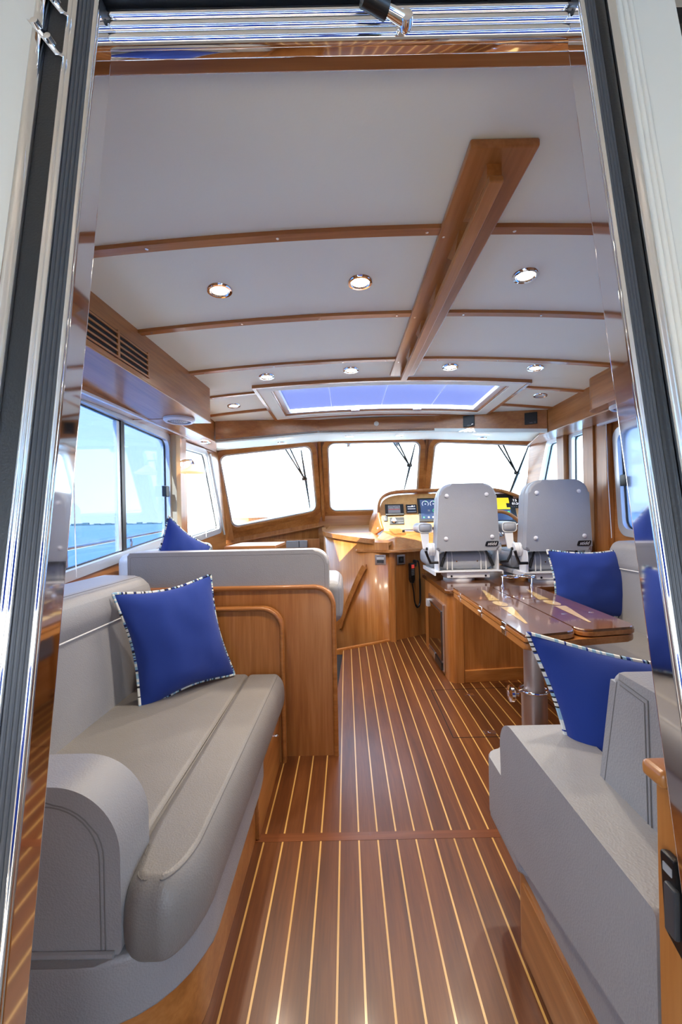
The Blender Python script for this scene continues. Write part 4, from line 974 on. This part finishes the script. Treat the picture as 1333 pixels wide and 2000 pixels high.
# drink holder
dh = thing('drink_holder', 'chrome two ring drink holder on the far end of the table', 'cup holder', (1.12, 2.76, .685))
bm = nb()
for x in (1.075, 1.185): tube(bm, [(x + .054 * math.cos(a), 2.765 + .054 * math.sin(a), .752) for a in [2 * math.pi * k / 28 for k in range(28)]], .005, 8, closed=True)
obj('rings', bm, 'chrome', dh)
for x in (1.024, 1.216): bm = nb(); tube(bm, [(x, 2.765, .685), (x, 2.765, .752)], .0045, 8); lathe(bm, [(.010, 0), (.008, .012), (.004, .018)], (x, 2.765, .685), n=12); obj('post', bm, 'chrome', dh)

# ================================================================ CHAIR PLATFORM WITH FRIDGE
pf = thing('chair_platform', 'raised cherry platform cabinet with fridge carrying the two pilot chairs', 'cabinet', (1.3, 3.3, 0))
bm = nb(); box(bm, .705, 1.93, 2.96, 3.80, 0, .615); obj('carcass', bm, 'cherry_z', pf, smooth=False)
bm = nb(); hexa(bm, [(.80, 2.925, 0), (1.92, 3.04, 0), (1.92, 3.06, 0), (.80, 2.965, 0), (.80, 2.925, .615), (1.92, 3.04, .615), (1.92, 3.06, .615), (.80, 2.965, .615)]); obj('front_panel', bm, 'cherry_z', pf, smooth=False)
bm = nb(); prism(bm, [(.80, 2.912)] + arc(.755, 2.965, .055, 265, 180, 8) + [(.70, 3.03), (.80, 3.03)], 'z', 0, .616); obj('corner_post', bm, 'cherry_z', pf, angle=50)
bm = nb(); hexa(bm, [(.805, 2.908, 0), (1.92, 3.02, 0), (1.92, 3.05, 0), (.805, 2.94, 0), (.805, 2.908, .085), (1.92, 3.02, .085), (1.92, 3.05, .085), (.805, 2.94, .085)], .004); obj('toe_board', bm, 'cherry_x', pf)
top = rpoly([(.682, 2.895), (1.94, 3.00), (1.94, 3.82), (.682, 3.82)], [.05, .01, .01, .01], 6)
bm = nb(); prism(bm, top, 'z', .615, .648, .012, 4); obj('top', bm, 'varnish_x', pf)
bm = nb(); box(bm, .686, .706, 3.045, 3.56, .025, .515, .003); fr = obj('fridge_frame', bm, 'steel', pf)
bm = nb(); box(bm, .678, .692, 3.075, 3.535, .10, .465, .004); obj('fridge_door', bm, 'fridge_front', fr)
bm = nb(); box(bm, .676, .690, 3.075, 3.30, .03, .085, .004); obj('vent_plate', bm, 'black', fr)
bm = nb(); box(bm, .676, .690, 3.31, 3.535, .03, .085, .004); obj('vent_plate', bm, 'steel', fr)
bm = nb(); box(bm, .664, .700, 3.505, 3.56, .41, .47, .004); box(bm, .660, .670, 3.53, 3.545, .41, .47, .003); obj('hinge', bm, 'aluminium', fr)
bm = nb(); box(bm, .676, .6795, 3.08, 3.53, .452, .460); obj('trim_strip', bm, 'chrome', fr)
# floor hatch in front of it
fh = nb(); hq = [(.537, 2.192), (1.22, 2.192), (1.22, 2.83), (.545, 2.80)]
for a, b in zip(hq, hq[1:] + hq[:1]):
    d = (Vector(b) - Vector(a)).normalized(); n_ = Vector((-d.y, d.x)) * .0022; hexa(fh, [(a[0] - n_.x, a[1] - n_.y, -.004), (b[0] - n_.x, b[1] - n_.y, -.004), (b[0] + n_.x, b[1] + n_.y, -.004), (a[0] + n_.x, a[1] + n_.y, -.004), (a[0] - n_.x, a[1] - n_.y, .0008), (b[0] - n_.x, b[1] - n_.y, .0008), (b[0] + n_.x, b[1] + n_.y, .0008), (a[0] + n_.x, a[1] + n_.y, .0008)])
fho = thing('floor_hatch', 'lift out teak floor hatch with chrome latches in front of the platform', 'hatch', (.88, 2.5, 0)); obj('seam', fh, 'dark_void', fho, smooth=False)
bm = nb(); box(bm, .549, .562, 2.205, 2.79, -.004, .0009); obj('edge_strip', bm, 'teak', fho, smooth=False)
for (x, y) in ((.775, 2.72), (.745, 2.24)): bm = nb(); box(bm, x - .03, x + .03, y - .018, y + .018, -.002, .0025, .001); lathe(bm, [(.010, .002), (.010, .004), (0, .0045)], (x, y, 0), n=12); obj('latch', bm, 'chrome', fho)

# ================================================================ HELM
hm = thing('helm_console', 'cherry helm console with arched dash full of screens and a curved front panel', 'console', (.9, 4.4, 0))
PATH = smooth_path([(.40, 3.955, 0), (.27, 3.99, 0), (.10, 4.13, 0), (-.05, 4.28, 0), (-.15, 4.40, 0), (-.215, 4.52, 0), (-.24, 4.8, 0)], 5)
def ctz(y): return .925 + max(0, y - 3.95) * .13
bm = nb(); prev = None
for p in PATH:
    v = [bm.verts.new((p.x, p.y, -.9)), bm.verts.new((p.x, p.y, ctz(p.y)))]
    if prev: bm.faces.new([prev[0], v[0], v[1], prev[1]])
    prev = v
pn = obj('curved_panel', bm, 'cherry_z', hm, angle=60); md = pn.modifiers.new('s', 'SOLIDIFY'); md.thickness = .02; md.offset = -1
bm = nb(); prism(bm, [(p.x, p.y) for p in PATH] + [(-.2, 5.14), (1.0, 5.14), (.6, 4.3)], 'z', 0, 1)
for v in bm.verts: v.co.z = ctz(v.co.y) - (.03 if v.co.z < .5 else .0)
obj('counter', bm, 'cherry_x', hm, angle=30)
bm = nb(); rp = [Vector((p.x - .012, p.y - .012, ctz(p.y) + .010)) for p in PATH[5:]]
for a, b in zip(rp, rp[1:]):
    d = (b - a).normalized(); n_ = Vector((-d.y, d.x, 0)) * .022; z = Vector((0, 0, .022)); e_ = d * .002
    hexa(bm, [a - n_ - z, a + n_ - z, b + n_ + e_ - z, b - n_ + e_ - z, a - n_ + z, a + n_ + z, b + n_ + e_ + z, b - n_ + e_ + z])
obj('fiddle_rail', bm, 'cherry_x', hm, angle=50)
bm = nb(); lathe(bm, [(.032, 0), (.032, .84)], (.425, 3.945, 0), n=20); obj('corner_post', bm, 'cherry_z', hm)
bm = nb(); lathe(bm, [(.03, .86), (.03, .955)], (.195, 4.085, 0), n=20); obj('rail_end', bm, 'cherry_z', hm)
bm = nb(); hexa(bm, [(.43, 3.955, 0), (1.95, 4.94, 0), (1.95, 4.97, 0), (.41, 3.98, 0), (.43, 3.955, .84), (1.95, 4.94, .84), (1.95, 4.97, .84), (.41, 3.98, .84)]); obj('right_panel', bm, 'cherry_z', hm, smooth=False)
bm = nb(); hexa(bm, [(.775, 4.172, 0), (.80, 4.188, 0), (.785, 4.21, 0), (.76, 4.195, 0), (.775, 4.172, .83), (.80, 4.188, .83), (.785, 4.21, .83), (.76, 4.195, .83)], .004); obj('batten', bm, 'cherry_z', hm)
lt_ = rpoly([(.085, 4.09), (.435, 3.845), (.80, 4.06), (1.95, 4.4), (1.95, 5.0), (.4, 5.0)], [.02, .05, .02, .01, .01, .01], 5)
bm = nb(); prism(bm, lt_, 'z', .835, .860, .009, 3); obj('lower_counter', bm, 'cherry_x', hm)
# sloping lower dash with tray
A = [(.20, 4.13, .86), (.455, 3.925, .86), (.80, 4.11, .86), (1.93, 4.40, .86)]
Bq = [(.385, 4.30, 1.035), (.478, 4.04, .975), (.84, 4.20, 1.0), (1.93, 4.52, 1.02)]
bm = nb()
a_ = [bm.verts.new(p) for p in A]; b_ = [bm.verts.new(p) for p in Bq]
c_ = [bm.verts.new(p) for p in [(.40, 4.36, 1.02), (1.93, 4.62, 1.02)]]
for i in range(3): bm.faces.new([a_[i], a_[i + 1], b_[i + 1], b_[i]])
bm.faces.new([b_[0], b_[1], b_[2], b_[3], c_[1], c_[0]])
k_ = [bm.verts.new((p.co.x, p.co.y + .0, .86)) for p in c_]
bm.faces.new([c_[0], c_[1], k_[1], k_[0]]); bm.faces.new([a_[0], b_[0], c_[0], k_[0]]); bm.faces.new([a_[3], k_[1], c_[1], b_[3]]); bm.faces.new([a_[0], k_[0], k_[1], a_[3], a_[2], a_[1]])
es = [e for e in bm.edges if e.verts[0].co.z > .9 or e.verts[1].co.z > .9]
bmesh.ops.bevel(bm, geom=es, offset=.018, segments=3, profile=.5, affect='EDGES', clamp_overlap=True)
ld = obj('lower_dash', bm, 'cherry_x', hm, angle=40)
bm = nb(); hexa(bm, [(.475, 4.14, .998), (.60, 4.185, 1.0), (.56, 4.33, 1.03), (.44, 4.31, 1.03), (.475, 4.14, 1.006), (.60, 4.185, 1.008), (.56, 4.33, 1.045), (.44, 4.31, 1.045)]); obj('tray', bm, 'cherry_y', ld, smooth=False)
bm = nb(); lathe(bm, [(.02, 0), (.02, .015), (.013, .02), (.013, .035), (0, .037)], (.575, 4.21, 1.0), n=16); obj('switch_knob', bm, 'black', ld)
# arched hood: opening outline, then the flared outside
VD = Vector((0, .42, .91)).normalized(); ND = Vector((0, -.91, .42)).normalized()
def D(x, t, h=0): return Vector((x, 4.33, 1.0)) + Vector((0, .42, .91)) * t + ND * h
opn = [(.392, .02), (.365, .16), (.362, .27), (.395, .37), (.48, .425), (.62, .445), (1.0, .452), (1.4, .452), (1.62, .435), (1.80, .37), (1.93, .27), (2.0, .15)]
op3 = smooth_path([D(x, t, .055) for x, t in opn], 4)
bk3 = []
for p in op3:
    fl_ = max(0, (1.25 - p.z)) * .55; bk3.append(Vector((max(p.x - .02 - fl_, .17) if p.x < .9 else p.x + .02, p.y + .36, p.z - .03 - (.09 if p.z < 1.1 else 0))))
bm = nb(); rows = [[bm.verts.new(a.lerp(b, t)) for a, b in zip(op3, bk3)] for t in (0, .3, .65, 1)]
for r0, r1 in zip(rows, rows[1:]):
    for i in range(len(op3) - 1): bm.faces.new([r0[i], r0[i + 1], r1[i + 1], r1[i]])
hd = obj('hood', bm, 'cherry_y', hm, angle=60); md = hd.modifiers.new('s', 'SOLIDIFY'); md.thickness = .03; md.offset = 1; md2 = hd.modifiers.new('b', 'BEVEL'); md2.width = .008; md2.segments = 2; md2.limit_method = 'ANGLE'
bm = nb(); plate(bm, smooth_path([D(x, t) for x, t in opn], 4), (0, .02, -.0)); obj('dash_face', bm, 'maple_dash', hm, smooth=False)
for (x, y, z) in ((.345, 4.33, 1.055), (.27, 4.25, .985)): bm = nb(); lathe(bm, [(.011, -.004), (.011, .006), (.006, .01), (0, .011)], (0, 0, 0), n=14); xf(bm, frame4((x - .02, y, z), (0, 1, 0), (.3, 0, .9))); obj('cover_screw', bm, 'white_plastic', hm)
def dpanel(nm, x0, x1, t0, t1, h, mat, parent, base=0.0, bev=.004):
    bm = nb(); box(bm, x0, x1, t0, t1, base, h, bev); m = frame4((0, 0, 0), (1, 0, 0), VD); L = VD.length
    mm = Matrix.Translation(Vector((0, 4.33, 1.0))) @ m; xf(bm, mm @ Matrix.Diagonal((1, 1.0022, 1, 1))); return obj(nm, bm, mat, parent)
def dtext(s, size, x, t, h, mat, parent, nm='lettering'):
    p = D(x, t) + ND * h; bm = text_bm(s, size, frame4(p, (1, 0, 0), VD), .0004); return obj(nm, bm, mat, parent, smooth=False, fix=False)
def dring(x, t, r, h, mat, parent, wdt=.003, nm='gauge'):
    bm = nb(); c = D(x, t) + ND * h; tube(bm, [c + Vector((1, 0, 0)) * r * math.cos(a) + VD * r * math.sin(a) for a in [R(-40 + 260 * k / 20) for k in range(21)]], wdt, 5); return obj(nm, bm, mat, parent)
sc1 = dpanel('radar_display', .418, .612, .195, .325, .022, 'black', hm)
dpanel('screen', .447, .575, .220, .308, .0235, 'grey_plastic', sc1, .02, .001); dpanel('screen_line', .45, .572, .258, .264, .0245, 'lcd_red', sc1, .022, 0)
for x in (.48, .54): dring(x, .272, .026, .024, 'rubber_rib', sc1, .0012)
sc2 = dpanel('engine_display', .640, .752, .222, .322, .014, 'black', hm)
dpanel('screen', .650, .742, .252, .312, .0152, 'screen_dark', sc2, .012, .001); dtext('46.1', .026, .715, .297, .016, 'lcd_text', sc2); dpanel('button_row', .648, .744, .228, .240, .0152, 'grey_plastic', sc2, .012, .001); dpanel('screen_line', .655, .70, .290, .295, .0158, 'lcd_text', sc2, .014, 0); dpanel('screen_line', .655, .735, .266, .270, .0158, 'lcd_text', sc2, .014, 0)
sc3 = dpanel('main_display', .765, 1.18, .115, .392, .016, 'black', hm)
dpanel('screen', .790, 1.155, .145, .372, .0175, 'screen_lit', sc3, .014, .001)
for x in (.845, .93, 1.015, 1.10): dring(x, .322, .033, .0182, 'lcd_text', sc3, .0016); dpanel('gauge_mark', x + .005, x + .012, .345, .356, .0188, 'lcd_green', sc3, .016, 0); dtext('25', .016, x, .318, .0188, 'lcd_text', sc3)
dring(.94, .24, .022, .0182, 'lcd_green', sc3, .0018); dpanel('tile', .865, .887, .232, .252, .0185, 'grey_plastic', sc3, .016, 0)
for x in (.81, .86, .905, .95): dpanel('icon', x, x + .014, .158, .172, .0185, 'lcd_green' if x < .82 else 'lcd_text', sc3, .016, 0)
jp = dpanel('joystick_panel', .455, .610, .095, .178, .012, 'black', hm); bm = nb(); lathe(bm, [(.03, 0), (.028, .015), (.022, .02), (.020, .032), (0, .034)], n=22); xf(bm, frame4(D(.50, .137, .012), (1, 0, 0), VD)); obj('knob', bm, 'steel', jp); dpanel('label_line', .53, .60, .135, .139, .013, 'grey_plastic', jp, .011, 0); dpanel('label_line', .545, .60, .11, .113, .013, 'grey_plastic', jp, .011, 0)
dpanel('socket_cover', .395, .440, .135, .195, .012, 'rubber_rib', hm, 0, .008)
dpanel('slot', .80, .865, .085, .10, .006, 'black', hm)
sc4 = dpanel('chart_plotter', 1.34, 1.79, .08, .425, .016, 'black', hm); dpanel('screen', 1.38, 1.735, .24, .375, .0175, 'screen_yellow', sc4, .014, .001); dpanel('screen', 1.38, 1.735, .115, .235, .0172, 'screen_lit', sc4, .014, .001); dpanel('menu_bar', 1.70, 1.735, .26, .31, .0182, 'black', sc4, .016, 0); dpanel('icon', 1.70, 1.72, .20, .215, .0182, 'lcd_green', sc4, .016, 0)
sc5 = dpanel('speed_display', 1.735, 1.862, .255, .365, .020, 'black', hm); dtext('7.5', .036, 1.795, .338, .0212, 'lcd_text', sc5); dtext('01:24', .036, 1.800, .300, .0212, 'lcd_text', sc5)
for x in (1.755, 1.778, 1.80, 1.822, 1.843): dpanel('icon', x - .003, x + .003, .264, .270, .0208, 'grey_plastic', sc5, .019, 0)
dpanel('autopilot_panel', 1.80, 1.90, .04, .12, .012, 'black', hm)
# fittings on the panels
def on_panel(nm, o, u, w_, h_, rec, lb=None):
    m = frame4(o, u, (0, 0, 1)); bm = nb(); box(bm, -w_, w_, -h_, h_, -.01, .006, .002); xf(bm, m); q = obj(nm, bm, 'steel', hm)
    bm = nb(); box(bm, -w_ * .62, w_ * .62, -h_ * .62, h_ * .62, .0, .0075, .001); xf(bm, m); obj('recess', bm, rec, q); return q, m
q, m = on_panel('flush_pull', (.318, 3.955, .765), Vector((.96, -.27, 0)), .052, .048, 'rubber_rib'); bm = nb(); box(bm, -.035, .035, .0, .025, .006, .012, .003); xf(bm, m); obj('thumb_plate', bm, 'aluminium', q)
q, m = on_panel('socket', (.515, 3.998, .758), Vector((.84, .54, 0)), .050, .048, 'black'); bm = nb(); lathe(bm, [(.014, .006), (.014, .012), (0, .012)], n=16); xf(bm, m); obj('plug_hole', bm, 'rubber_rib', q)
# grab rail running down the curved panel to the companionway
gp = smooth_path([(.168, 4.02, .695), (.12, 4.055, .60), (.06, 4.105, .46), (.0, 4.165, .31), (-.05, 4.215, .17), (-.085, 4.25, .06)], 5)
bm = nb()
for k in range(len(gp) - 1):
    a, b = gp[k], gp[k + 1]; n_ = Vector((-.6, -.8, 0)) * .010; up = Vector((.0, .0, 1)); d = (b - a).normalized(); w_ = (up - d * up.dot(d)).normalized() * .027; ph = (k / (len(gp) - 1) * 4) % 1
    hexa(bm, [a + n_ - w_, a - n_ - w_, b - n_ - w_, b + n_ - w_, a + n_ + w_, a - n_ + w_, b - n_ + w_, b + n_ + w_])
bmesh.ops.remove_doubles(bm, verts=bm.verts, dist=1e-5)
gr = thing('companionway_rail', 'dark cherry hand rail running diagonally down the curved helm panel', 'handrail', (.05, 4.1, .4)); obj('grip_bar', bm, 'cherry_y', gr)
for k in (1, 8, 15, 23):
    a = gp[k]; bm = nb(); d = (gp[k + 1] - gp[k - 1]).normalized(); s_ = d * .05; n_ = Vector((.5, .86, 0)).normalized() * .075; w_ = Vector((0, 0, -.02)) - d * .0
    hexa(bm, [a - s_ * .8 - Vector((0, 0, .03)), a + s_ * .8 - Vector((0, 0, .03)), a + s_ * .5 + n_ - Vector((0, 0, .03)), a - s_ * .5 + n_ - Vector((0, 0, .03)), a - s_, a + s_, a + s_ * .7 + n_, a - s_ * .7 + n_], .004); obj('foot', bm, 'cherry_y', gr)
# steering wheel
sw_ = thing('steering_wheel', 'wooden rimmed steering wheel with chrome spokes between the pilot chairs', 'wheel', (1.50, 4.12, 1.0))
WN = Vector((0, -.90, .42)).normalized(); m4 = frame4((1.50, 4.06, 1.005), (1, 0, 0), Vector((0, .42, .9)))
bm = nb(); tube(bm, [(.215 * math.cos(a), .215 * math.sin(a), 0) for a in [2 * math.pi * k / 48 for k in range(48)]], .0165, 12, closed=True); xf(bm, m4); obj('rim', bm, 'cherry_x', sw_)
for k in range(5):
    a = math.pi / 2 + 2 * math.pi * k / 5 + .1; bm = nb(); tube(bm, [(.03 * math.cos(a), .03 * math.sin(a), -.02), (.207 * math.cos(a), .207 * math.sin(a), 0)], .006, 8); xf(bm, m4); obj('spoke', bm, 'chrome', sw_)
bm = nb(); lathe(bm, [(.045, -.03), (.045, -.012), (.03, -.002), (0, 0)], n=24); lathe(bm, [(.02, -.03), (.02, -.20)], n=16); xf(bm, m4); obj('hub', bm, 'chrome', sw_)
# handset on the helm panel
U = Vector((.84, .54, 0)); NV = Vector((.54, -.84, 0)); vm = frame4(Vector((.612, 4.060, .625)) + NV * .022, U, (0, 0, 1))
vh = thing('radio_handset', 'black radio handset with red display hanging on the helm panel', 'radio', (.61, 4.06, .6))
bm = nb(); prism(bm, rpoly([(-.030, .095), (.030, .095), (.024, -.06), (.014, -.10), (-.014, -.10), (-.024, -.06)], .012, 3), 'z', -.018, .018, .006); xf(bm, vm); bd = obj('body', bm, 'black', vh)
bm = nb(); box(bm, -.017, .017, .045, .08, .0175, .0195); xf(bm, vm); obj('display', bm, 'lcd_red', bd)
bm = nb()
for i in range(3):
    for j in range(4): box(bm, -.017 + i * .0125, -.0085 + i * .0125, .028 - j * .016, .035 - j * .016, .0175, .020)
xf(bm, vm); kp = obj('keypad', bm, 'grey_plastic', bd, smooth=False); kp['kind'] = 'stuff'
bm = nb(); loop = smooth_path([(0, -.10, 0), (.01, -.18, .01), (.02, -.28, .012), (.05, -.335, .015), (.085, -.30, .012), (.098, -.20, .006), (.098, 0, 0), (.092, .10, -.004), (.06, .108, -.012)], 10)
tube(bm, loop, [.006 if i < 24 or i > 56 else .0095 for i in range(len(loop))], 8); xf(bm, vm); obj('cord', bm, 'black', vh)
bm = nb(); lathe(bm, [(.018, -.02), (.016, 0), (.01, .02)], n=14); box(bm, -.012, .012, -.05, .0, -.015, .005, .004); xf(bm, vm @ Matrix.Translation((.06, .105, -.01))); obj('cord_socket', bm, 'rubber_rib', vh)

# ================================================================ PILOT CHAIRS
pc = thing('pilot_chair', 'grey pilot chair on a white frame, left one of the two at the helm', 'chair', group='pilot chairs at the helm', world=False)
bm = nb(); lathe(bm, [(.125, 0), (.125, .012), (.118, .016), (.128, .022), (.128, .030), (.118, .034), (.122, .040), (.10, .046), (.06, .05), (.06, .07)], n=36); obj('pedestal', bm, 'white_paint', pc)
BX = .045
bm = nb(); box(bm, BX - .17, BX + .17, -.125, .10, .022, .068, .006); obj('slide_box', bm, 'white_paint', pc)
for s in (-1, 1): bm = nb(); lathe(bm, [(.008, 0), (.008, .004), (0, .005)], n=12); xf(bm, frame4((BX + s * .135, -.126, .038), (1, 0, 0), (0, 0, 1))); obj('bolt', bm, 'black', pc)
bm = nb(); box(bm, BX - .27, BX + .27, -.14, .36, .069, .079, .003); box(bm, BX - .27, BX - .26, -.14, .36, .045, .072, .002); box(bm, BX + .262, BX + .272, -.14, .30, .05, .072, .002); obj('base_plate', bm, 'white_paint', pc)
for s, nm in ((-1, 'side_bracket'), (1, 'side_bracket')):
    bm = nb(); x = BX + s * .235; prism(bm, rpoly([(-.13, .075), (.02, .075), (-.01, .30), (-.10, .33), (-.13, .18)], .02, 4), 'x', x - .005, x + .005, .002); obj(nm, bm, 'white_paint', pc)
bm = nb(); soft(bm, BX - .215, BX + .215, -.075, .20, .080, .222, .05, .006); soft(bm, BX - .285, BX + .285, .08, .44, .085, .235, .055, .01); st2 = obj('seat', bm, 'vinyl_chair', pc, angle=80)
for x in (-.155, -.115, .115, .155):
    bm = nb(); tube(bm, smooth_path([(BX + x, -.078, .082), (BX + x, -.0785, .15), (BX + x * .99, -.066, .200), (BX + x * .95, -.02, .226), (BX + x * .8, .1, .232)], 5), .0042, 6); obj('piping', bm, 'piping_white', st2)
for x in (-.08, .085): bm = nb(); lathe(bm, [(.005, 0), (.005, .003), (0, .004)], n=10); xf(bm, frame4((BX + x, -.0795, .15), (1, 0, 0), (0, 0, 1))); obj('stud', bm, 'brass', st2)
# backrest: tapered shell and the cushion in front of it
def back_poly(d, zb=.236, zt=.768, wb=.250, wt=.222):
    return rpoly([(BX - wb - d, zb), (BX + wb + d, zb), (BX + wt + d, zt + d), (BX - wt - d, zt + d)], [.03, .03, .10, .10], 8)
bm = nb(); prism(bm, back_poly(0), 'y', -.135, -.06, .022, 4)
for v in bm.verts: v.co.y += (v.co.z - .236) * -.02
br = obj('backrest', bm, 'vinyl_chair', pc, angle=60)
bm = nb(); prism(bm, back_poly(-.004, .25), 'y', -.065, .035, .03, 4); obj('front_cushion', bm, 'vinyl_chair', pc, angle=60)
bm = nb(); q = back_poly(-.002, .245); k0 = [i for i, p in enumerate(q)]; tube(bm, [(p.x, -.066 - (p.y - .236) * .02, p.y) for p in q], .004, 6, closed=True); obj('piping', bm, 'vinyl_chair', pc)
for (x, z) in ((-.165, .672), (.148, .678), (-.175, .335), (.188, .345)):
    bm = nb(); lathe(bm, [(.0155, -.004), (.0155, .004), (.010, .008), (0, .009)], n=18); xf(bm, frame4((BX + x, -.136 - (z - .236) * .02, z), (1, 0, 0), (0, 0, 1))); obj('button', bm, 'white_plastic', br)
bm = nb(); prism(bm, rpoly([(-.052, -.02), (.048, -.02), (.058, .02), (-.040, .02)], .010, 4), 'z', -.001, .003, .001); mb_ = frame4((BX + .182, -.1375, .290), (1, 0, .0), (0, 0, 1)); xf(bm, mb_); bg = obj('badge', bm, 'black', br)
bm = text_bm('stidd', .036, frame4((BX + .184, -.1412, .289), (1, 0, 0), (0, 0, 1)), .0006, .35); obj('lettering', bm, 'white_plastic', bg, smooth=False, fix=False)
for s in (-1, 1):
    xa = BX + (-.305 if s < 0 else .285); ya = .015 if s < 0 else .17; yb = .33 if s < 0 else .37; hw_ = .058 if s < 0 else .05
    bm = nb(); soft(bm, xa - hw_, xa + hw_, ya, yb, .378, .458, .034, .006); a = obj('armrest', bm, 'vinyl_chair', pc, angle=80)
    for yq in (ya + .013,):
        bm = nb(); tube(bm, [(xa + px_ * hw_ * .95, yq, .418 + pz_ * .037) for px_, pz_ in [(math.copysign(abs(math.cos(t)) ** .5, math.cos(t)), math.copysign(abs(math.sin(t)) ** .5, math.sin(t))) for t in [2 * math.pi * k / 36 for k in range(36)]]], .004, 6, closed=True); obj('piping', bm, 'piping_white', a)
    bm = nb(); hexa(bm, [(xa - .028, .0, .25), (xa + .022, .0, .25), (xa + .022, .012, .25), (xa - .028, .012, .25), (xa - .038, ya + .02, .382), (xa + .03, ya + .02, .382), (xa + .03, ya + .04, .382), (xa - .038, ya + .04, .382)], .003); obj('arm_bracket', bm, 'white_paint', pc)
    bm = nb(); lathe(bm, [(.0, -.036), (.048, -.034), (.052, -.026), (.052, -.005), (.046, -.003), (.052, .0), (.052, .02), (.046, .022), (.046, .03)], (BX + s * .262, -.01, .245), 'x', 28); obj('pivot_drum', bm, 'white_paint', pc)
    bm = nb(); lathe(bm, [(0, -.05), (.012, -.048), (.012, -.03)], (BX + s * .262 - (0.0), -.01, .25), 'x', 14); obj('pivot_bolt', bm, 'black', pc)
    bm = nb(); x = BX + s * .29; tube(bm, [(x - s * .05, -.14, .150), (x + s * .02, -.142, .150)], .011, 12); tube(bm, [(x + s * .012, -.143, .150), (x + s * .035, -.15, .20), (x + s * .050, -.155, .245)], [.010, .0095, .012], 10); obj('lever', bm, 'black', pc)
    bm = nb(); tube(bm, [(BX + s * .20, -.09, .13), (BX + s * .155, -.07, .24)], .008, 10); tube(bm, [(BX + s * .207, -.095, .11), (BX + s * .18, -.08, .18)], .012, 10); obj('gas_strut', bm, 'black', pc)
pc2 = copy_tree(pc); pc2['label'] = 'grey pilot chair on a white frame, right one of the two, behind the blue pillow'
pc.location = (.915, 3.44, .648); pc2.location = (1.545, 3.27, .648)
# small can between the chairs
cn = thing('drink_can', 'small white can with an orange band between the two pilot chairs', 'can', (1.45, 3.765, .648))
bm = nb(); lathe(bm, [(.045, 0), (.048, .006), (.048, .13), (.042, .14), (.042, .143), (0, .143)], (1.45, 3.765, .648), n=28); obj('body', bm, 'white_plastic', cn)
bm = nb(); lathe(bm, [(.0485, .075), (.0488, .076), (.0488, .10), (.0485, .101)], (1.45, 3.765, .648), n=28); obj('band', bm, 'red_label', cn)
bm = nb(); box(bm, 1.43, 1.47, 3.7155, 3.7185, .675, .705); obj('print_block', bm, 'rubber_rib', cn, smooth=False)
for o in list(bpy.data.objects):
    if '_world' in o: del o['_world']
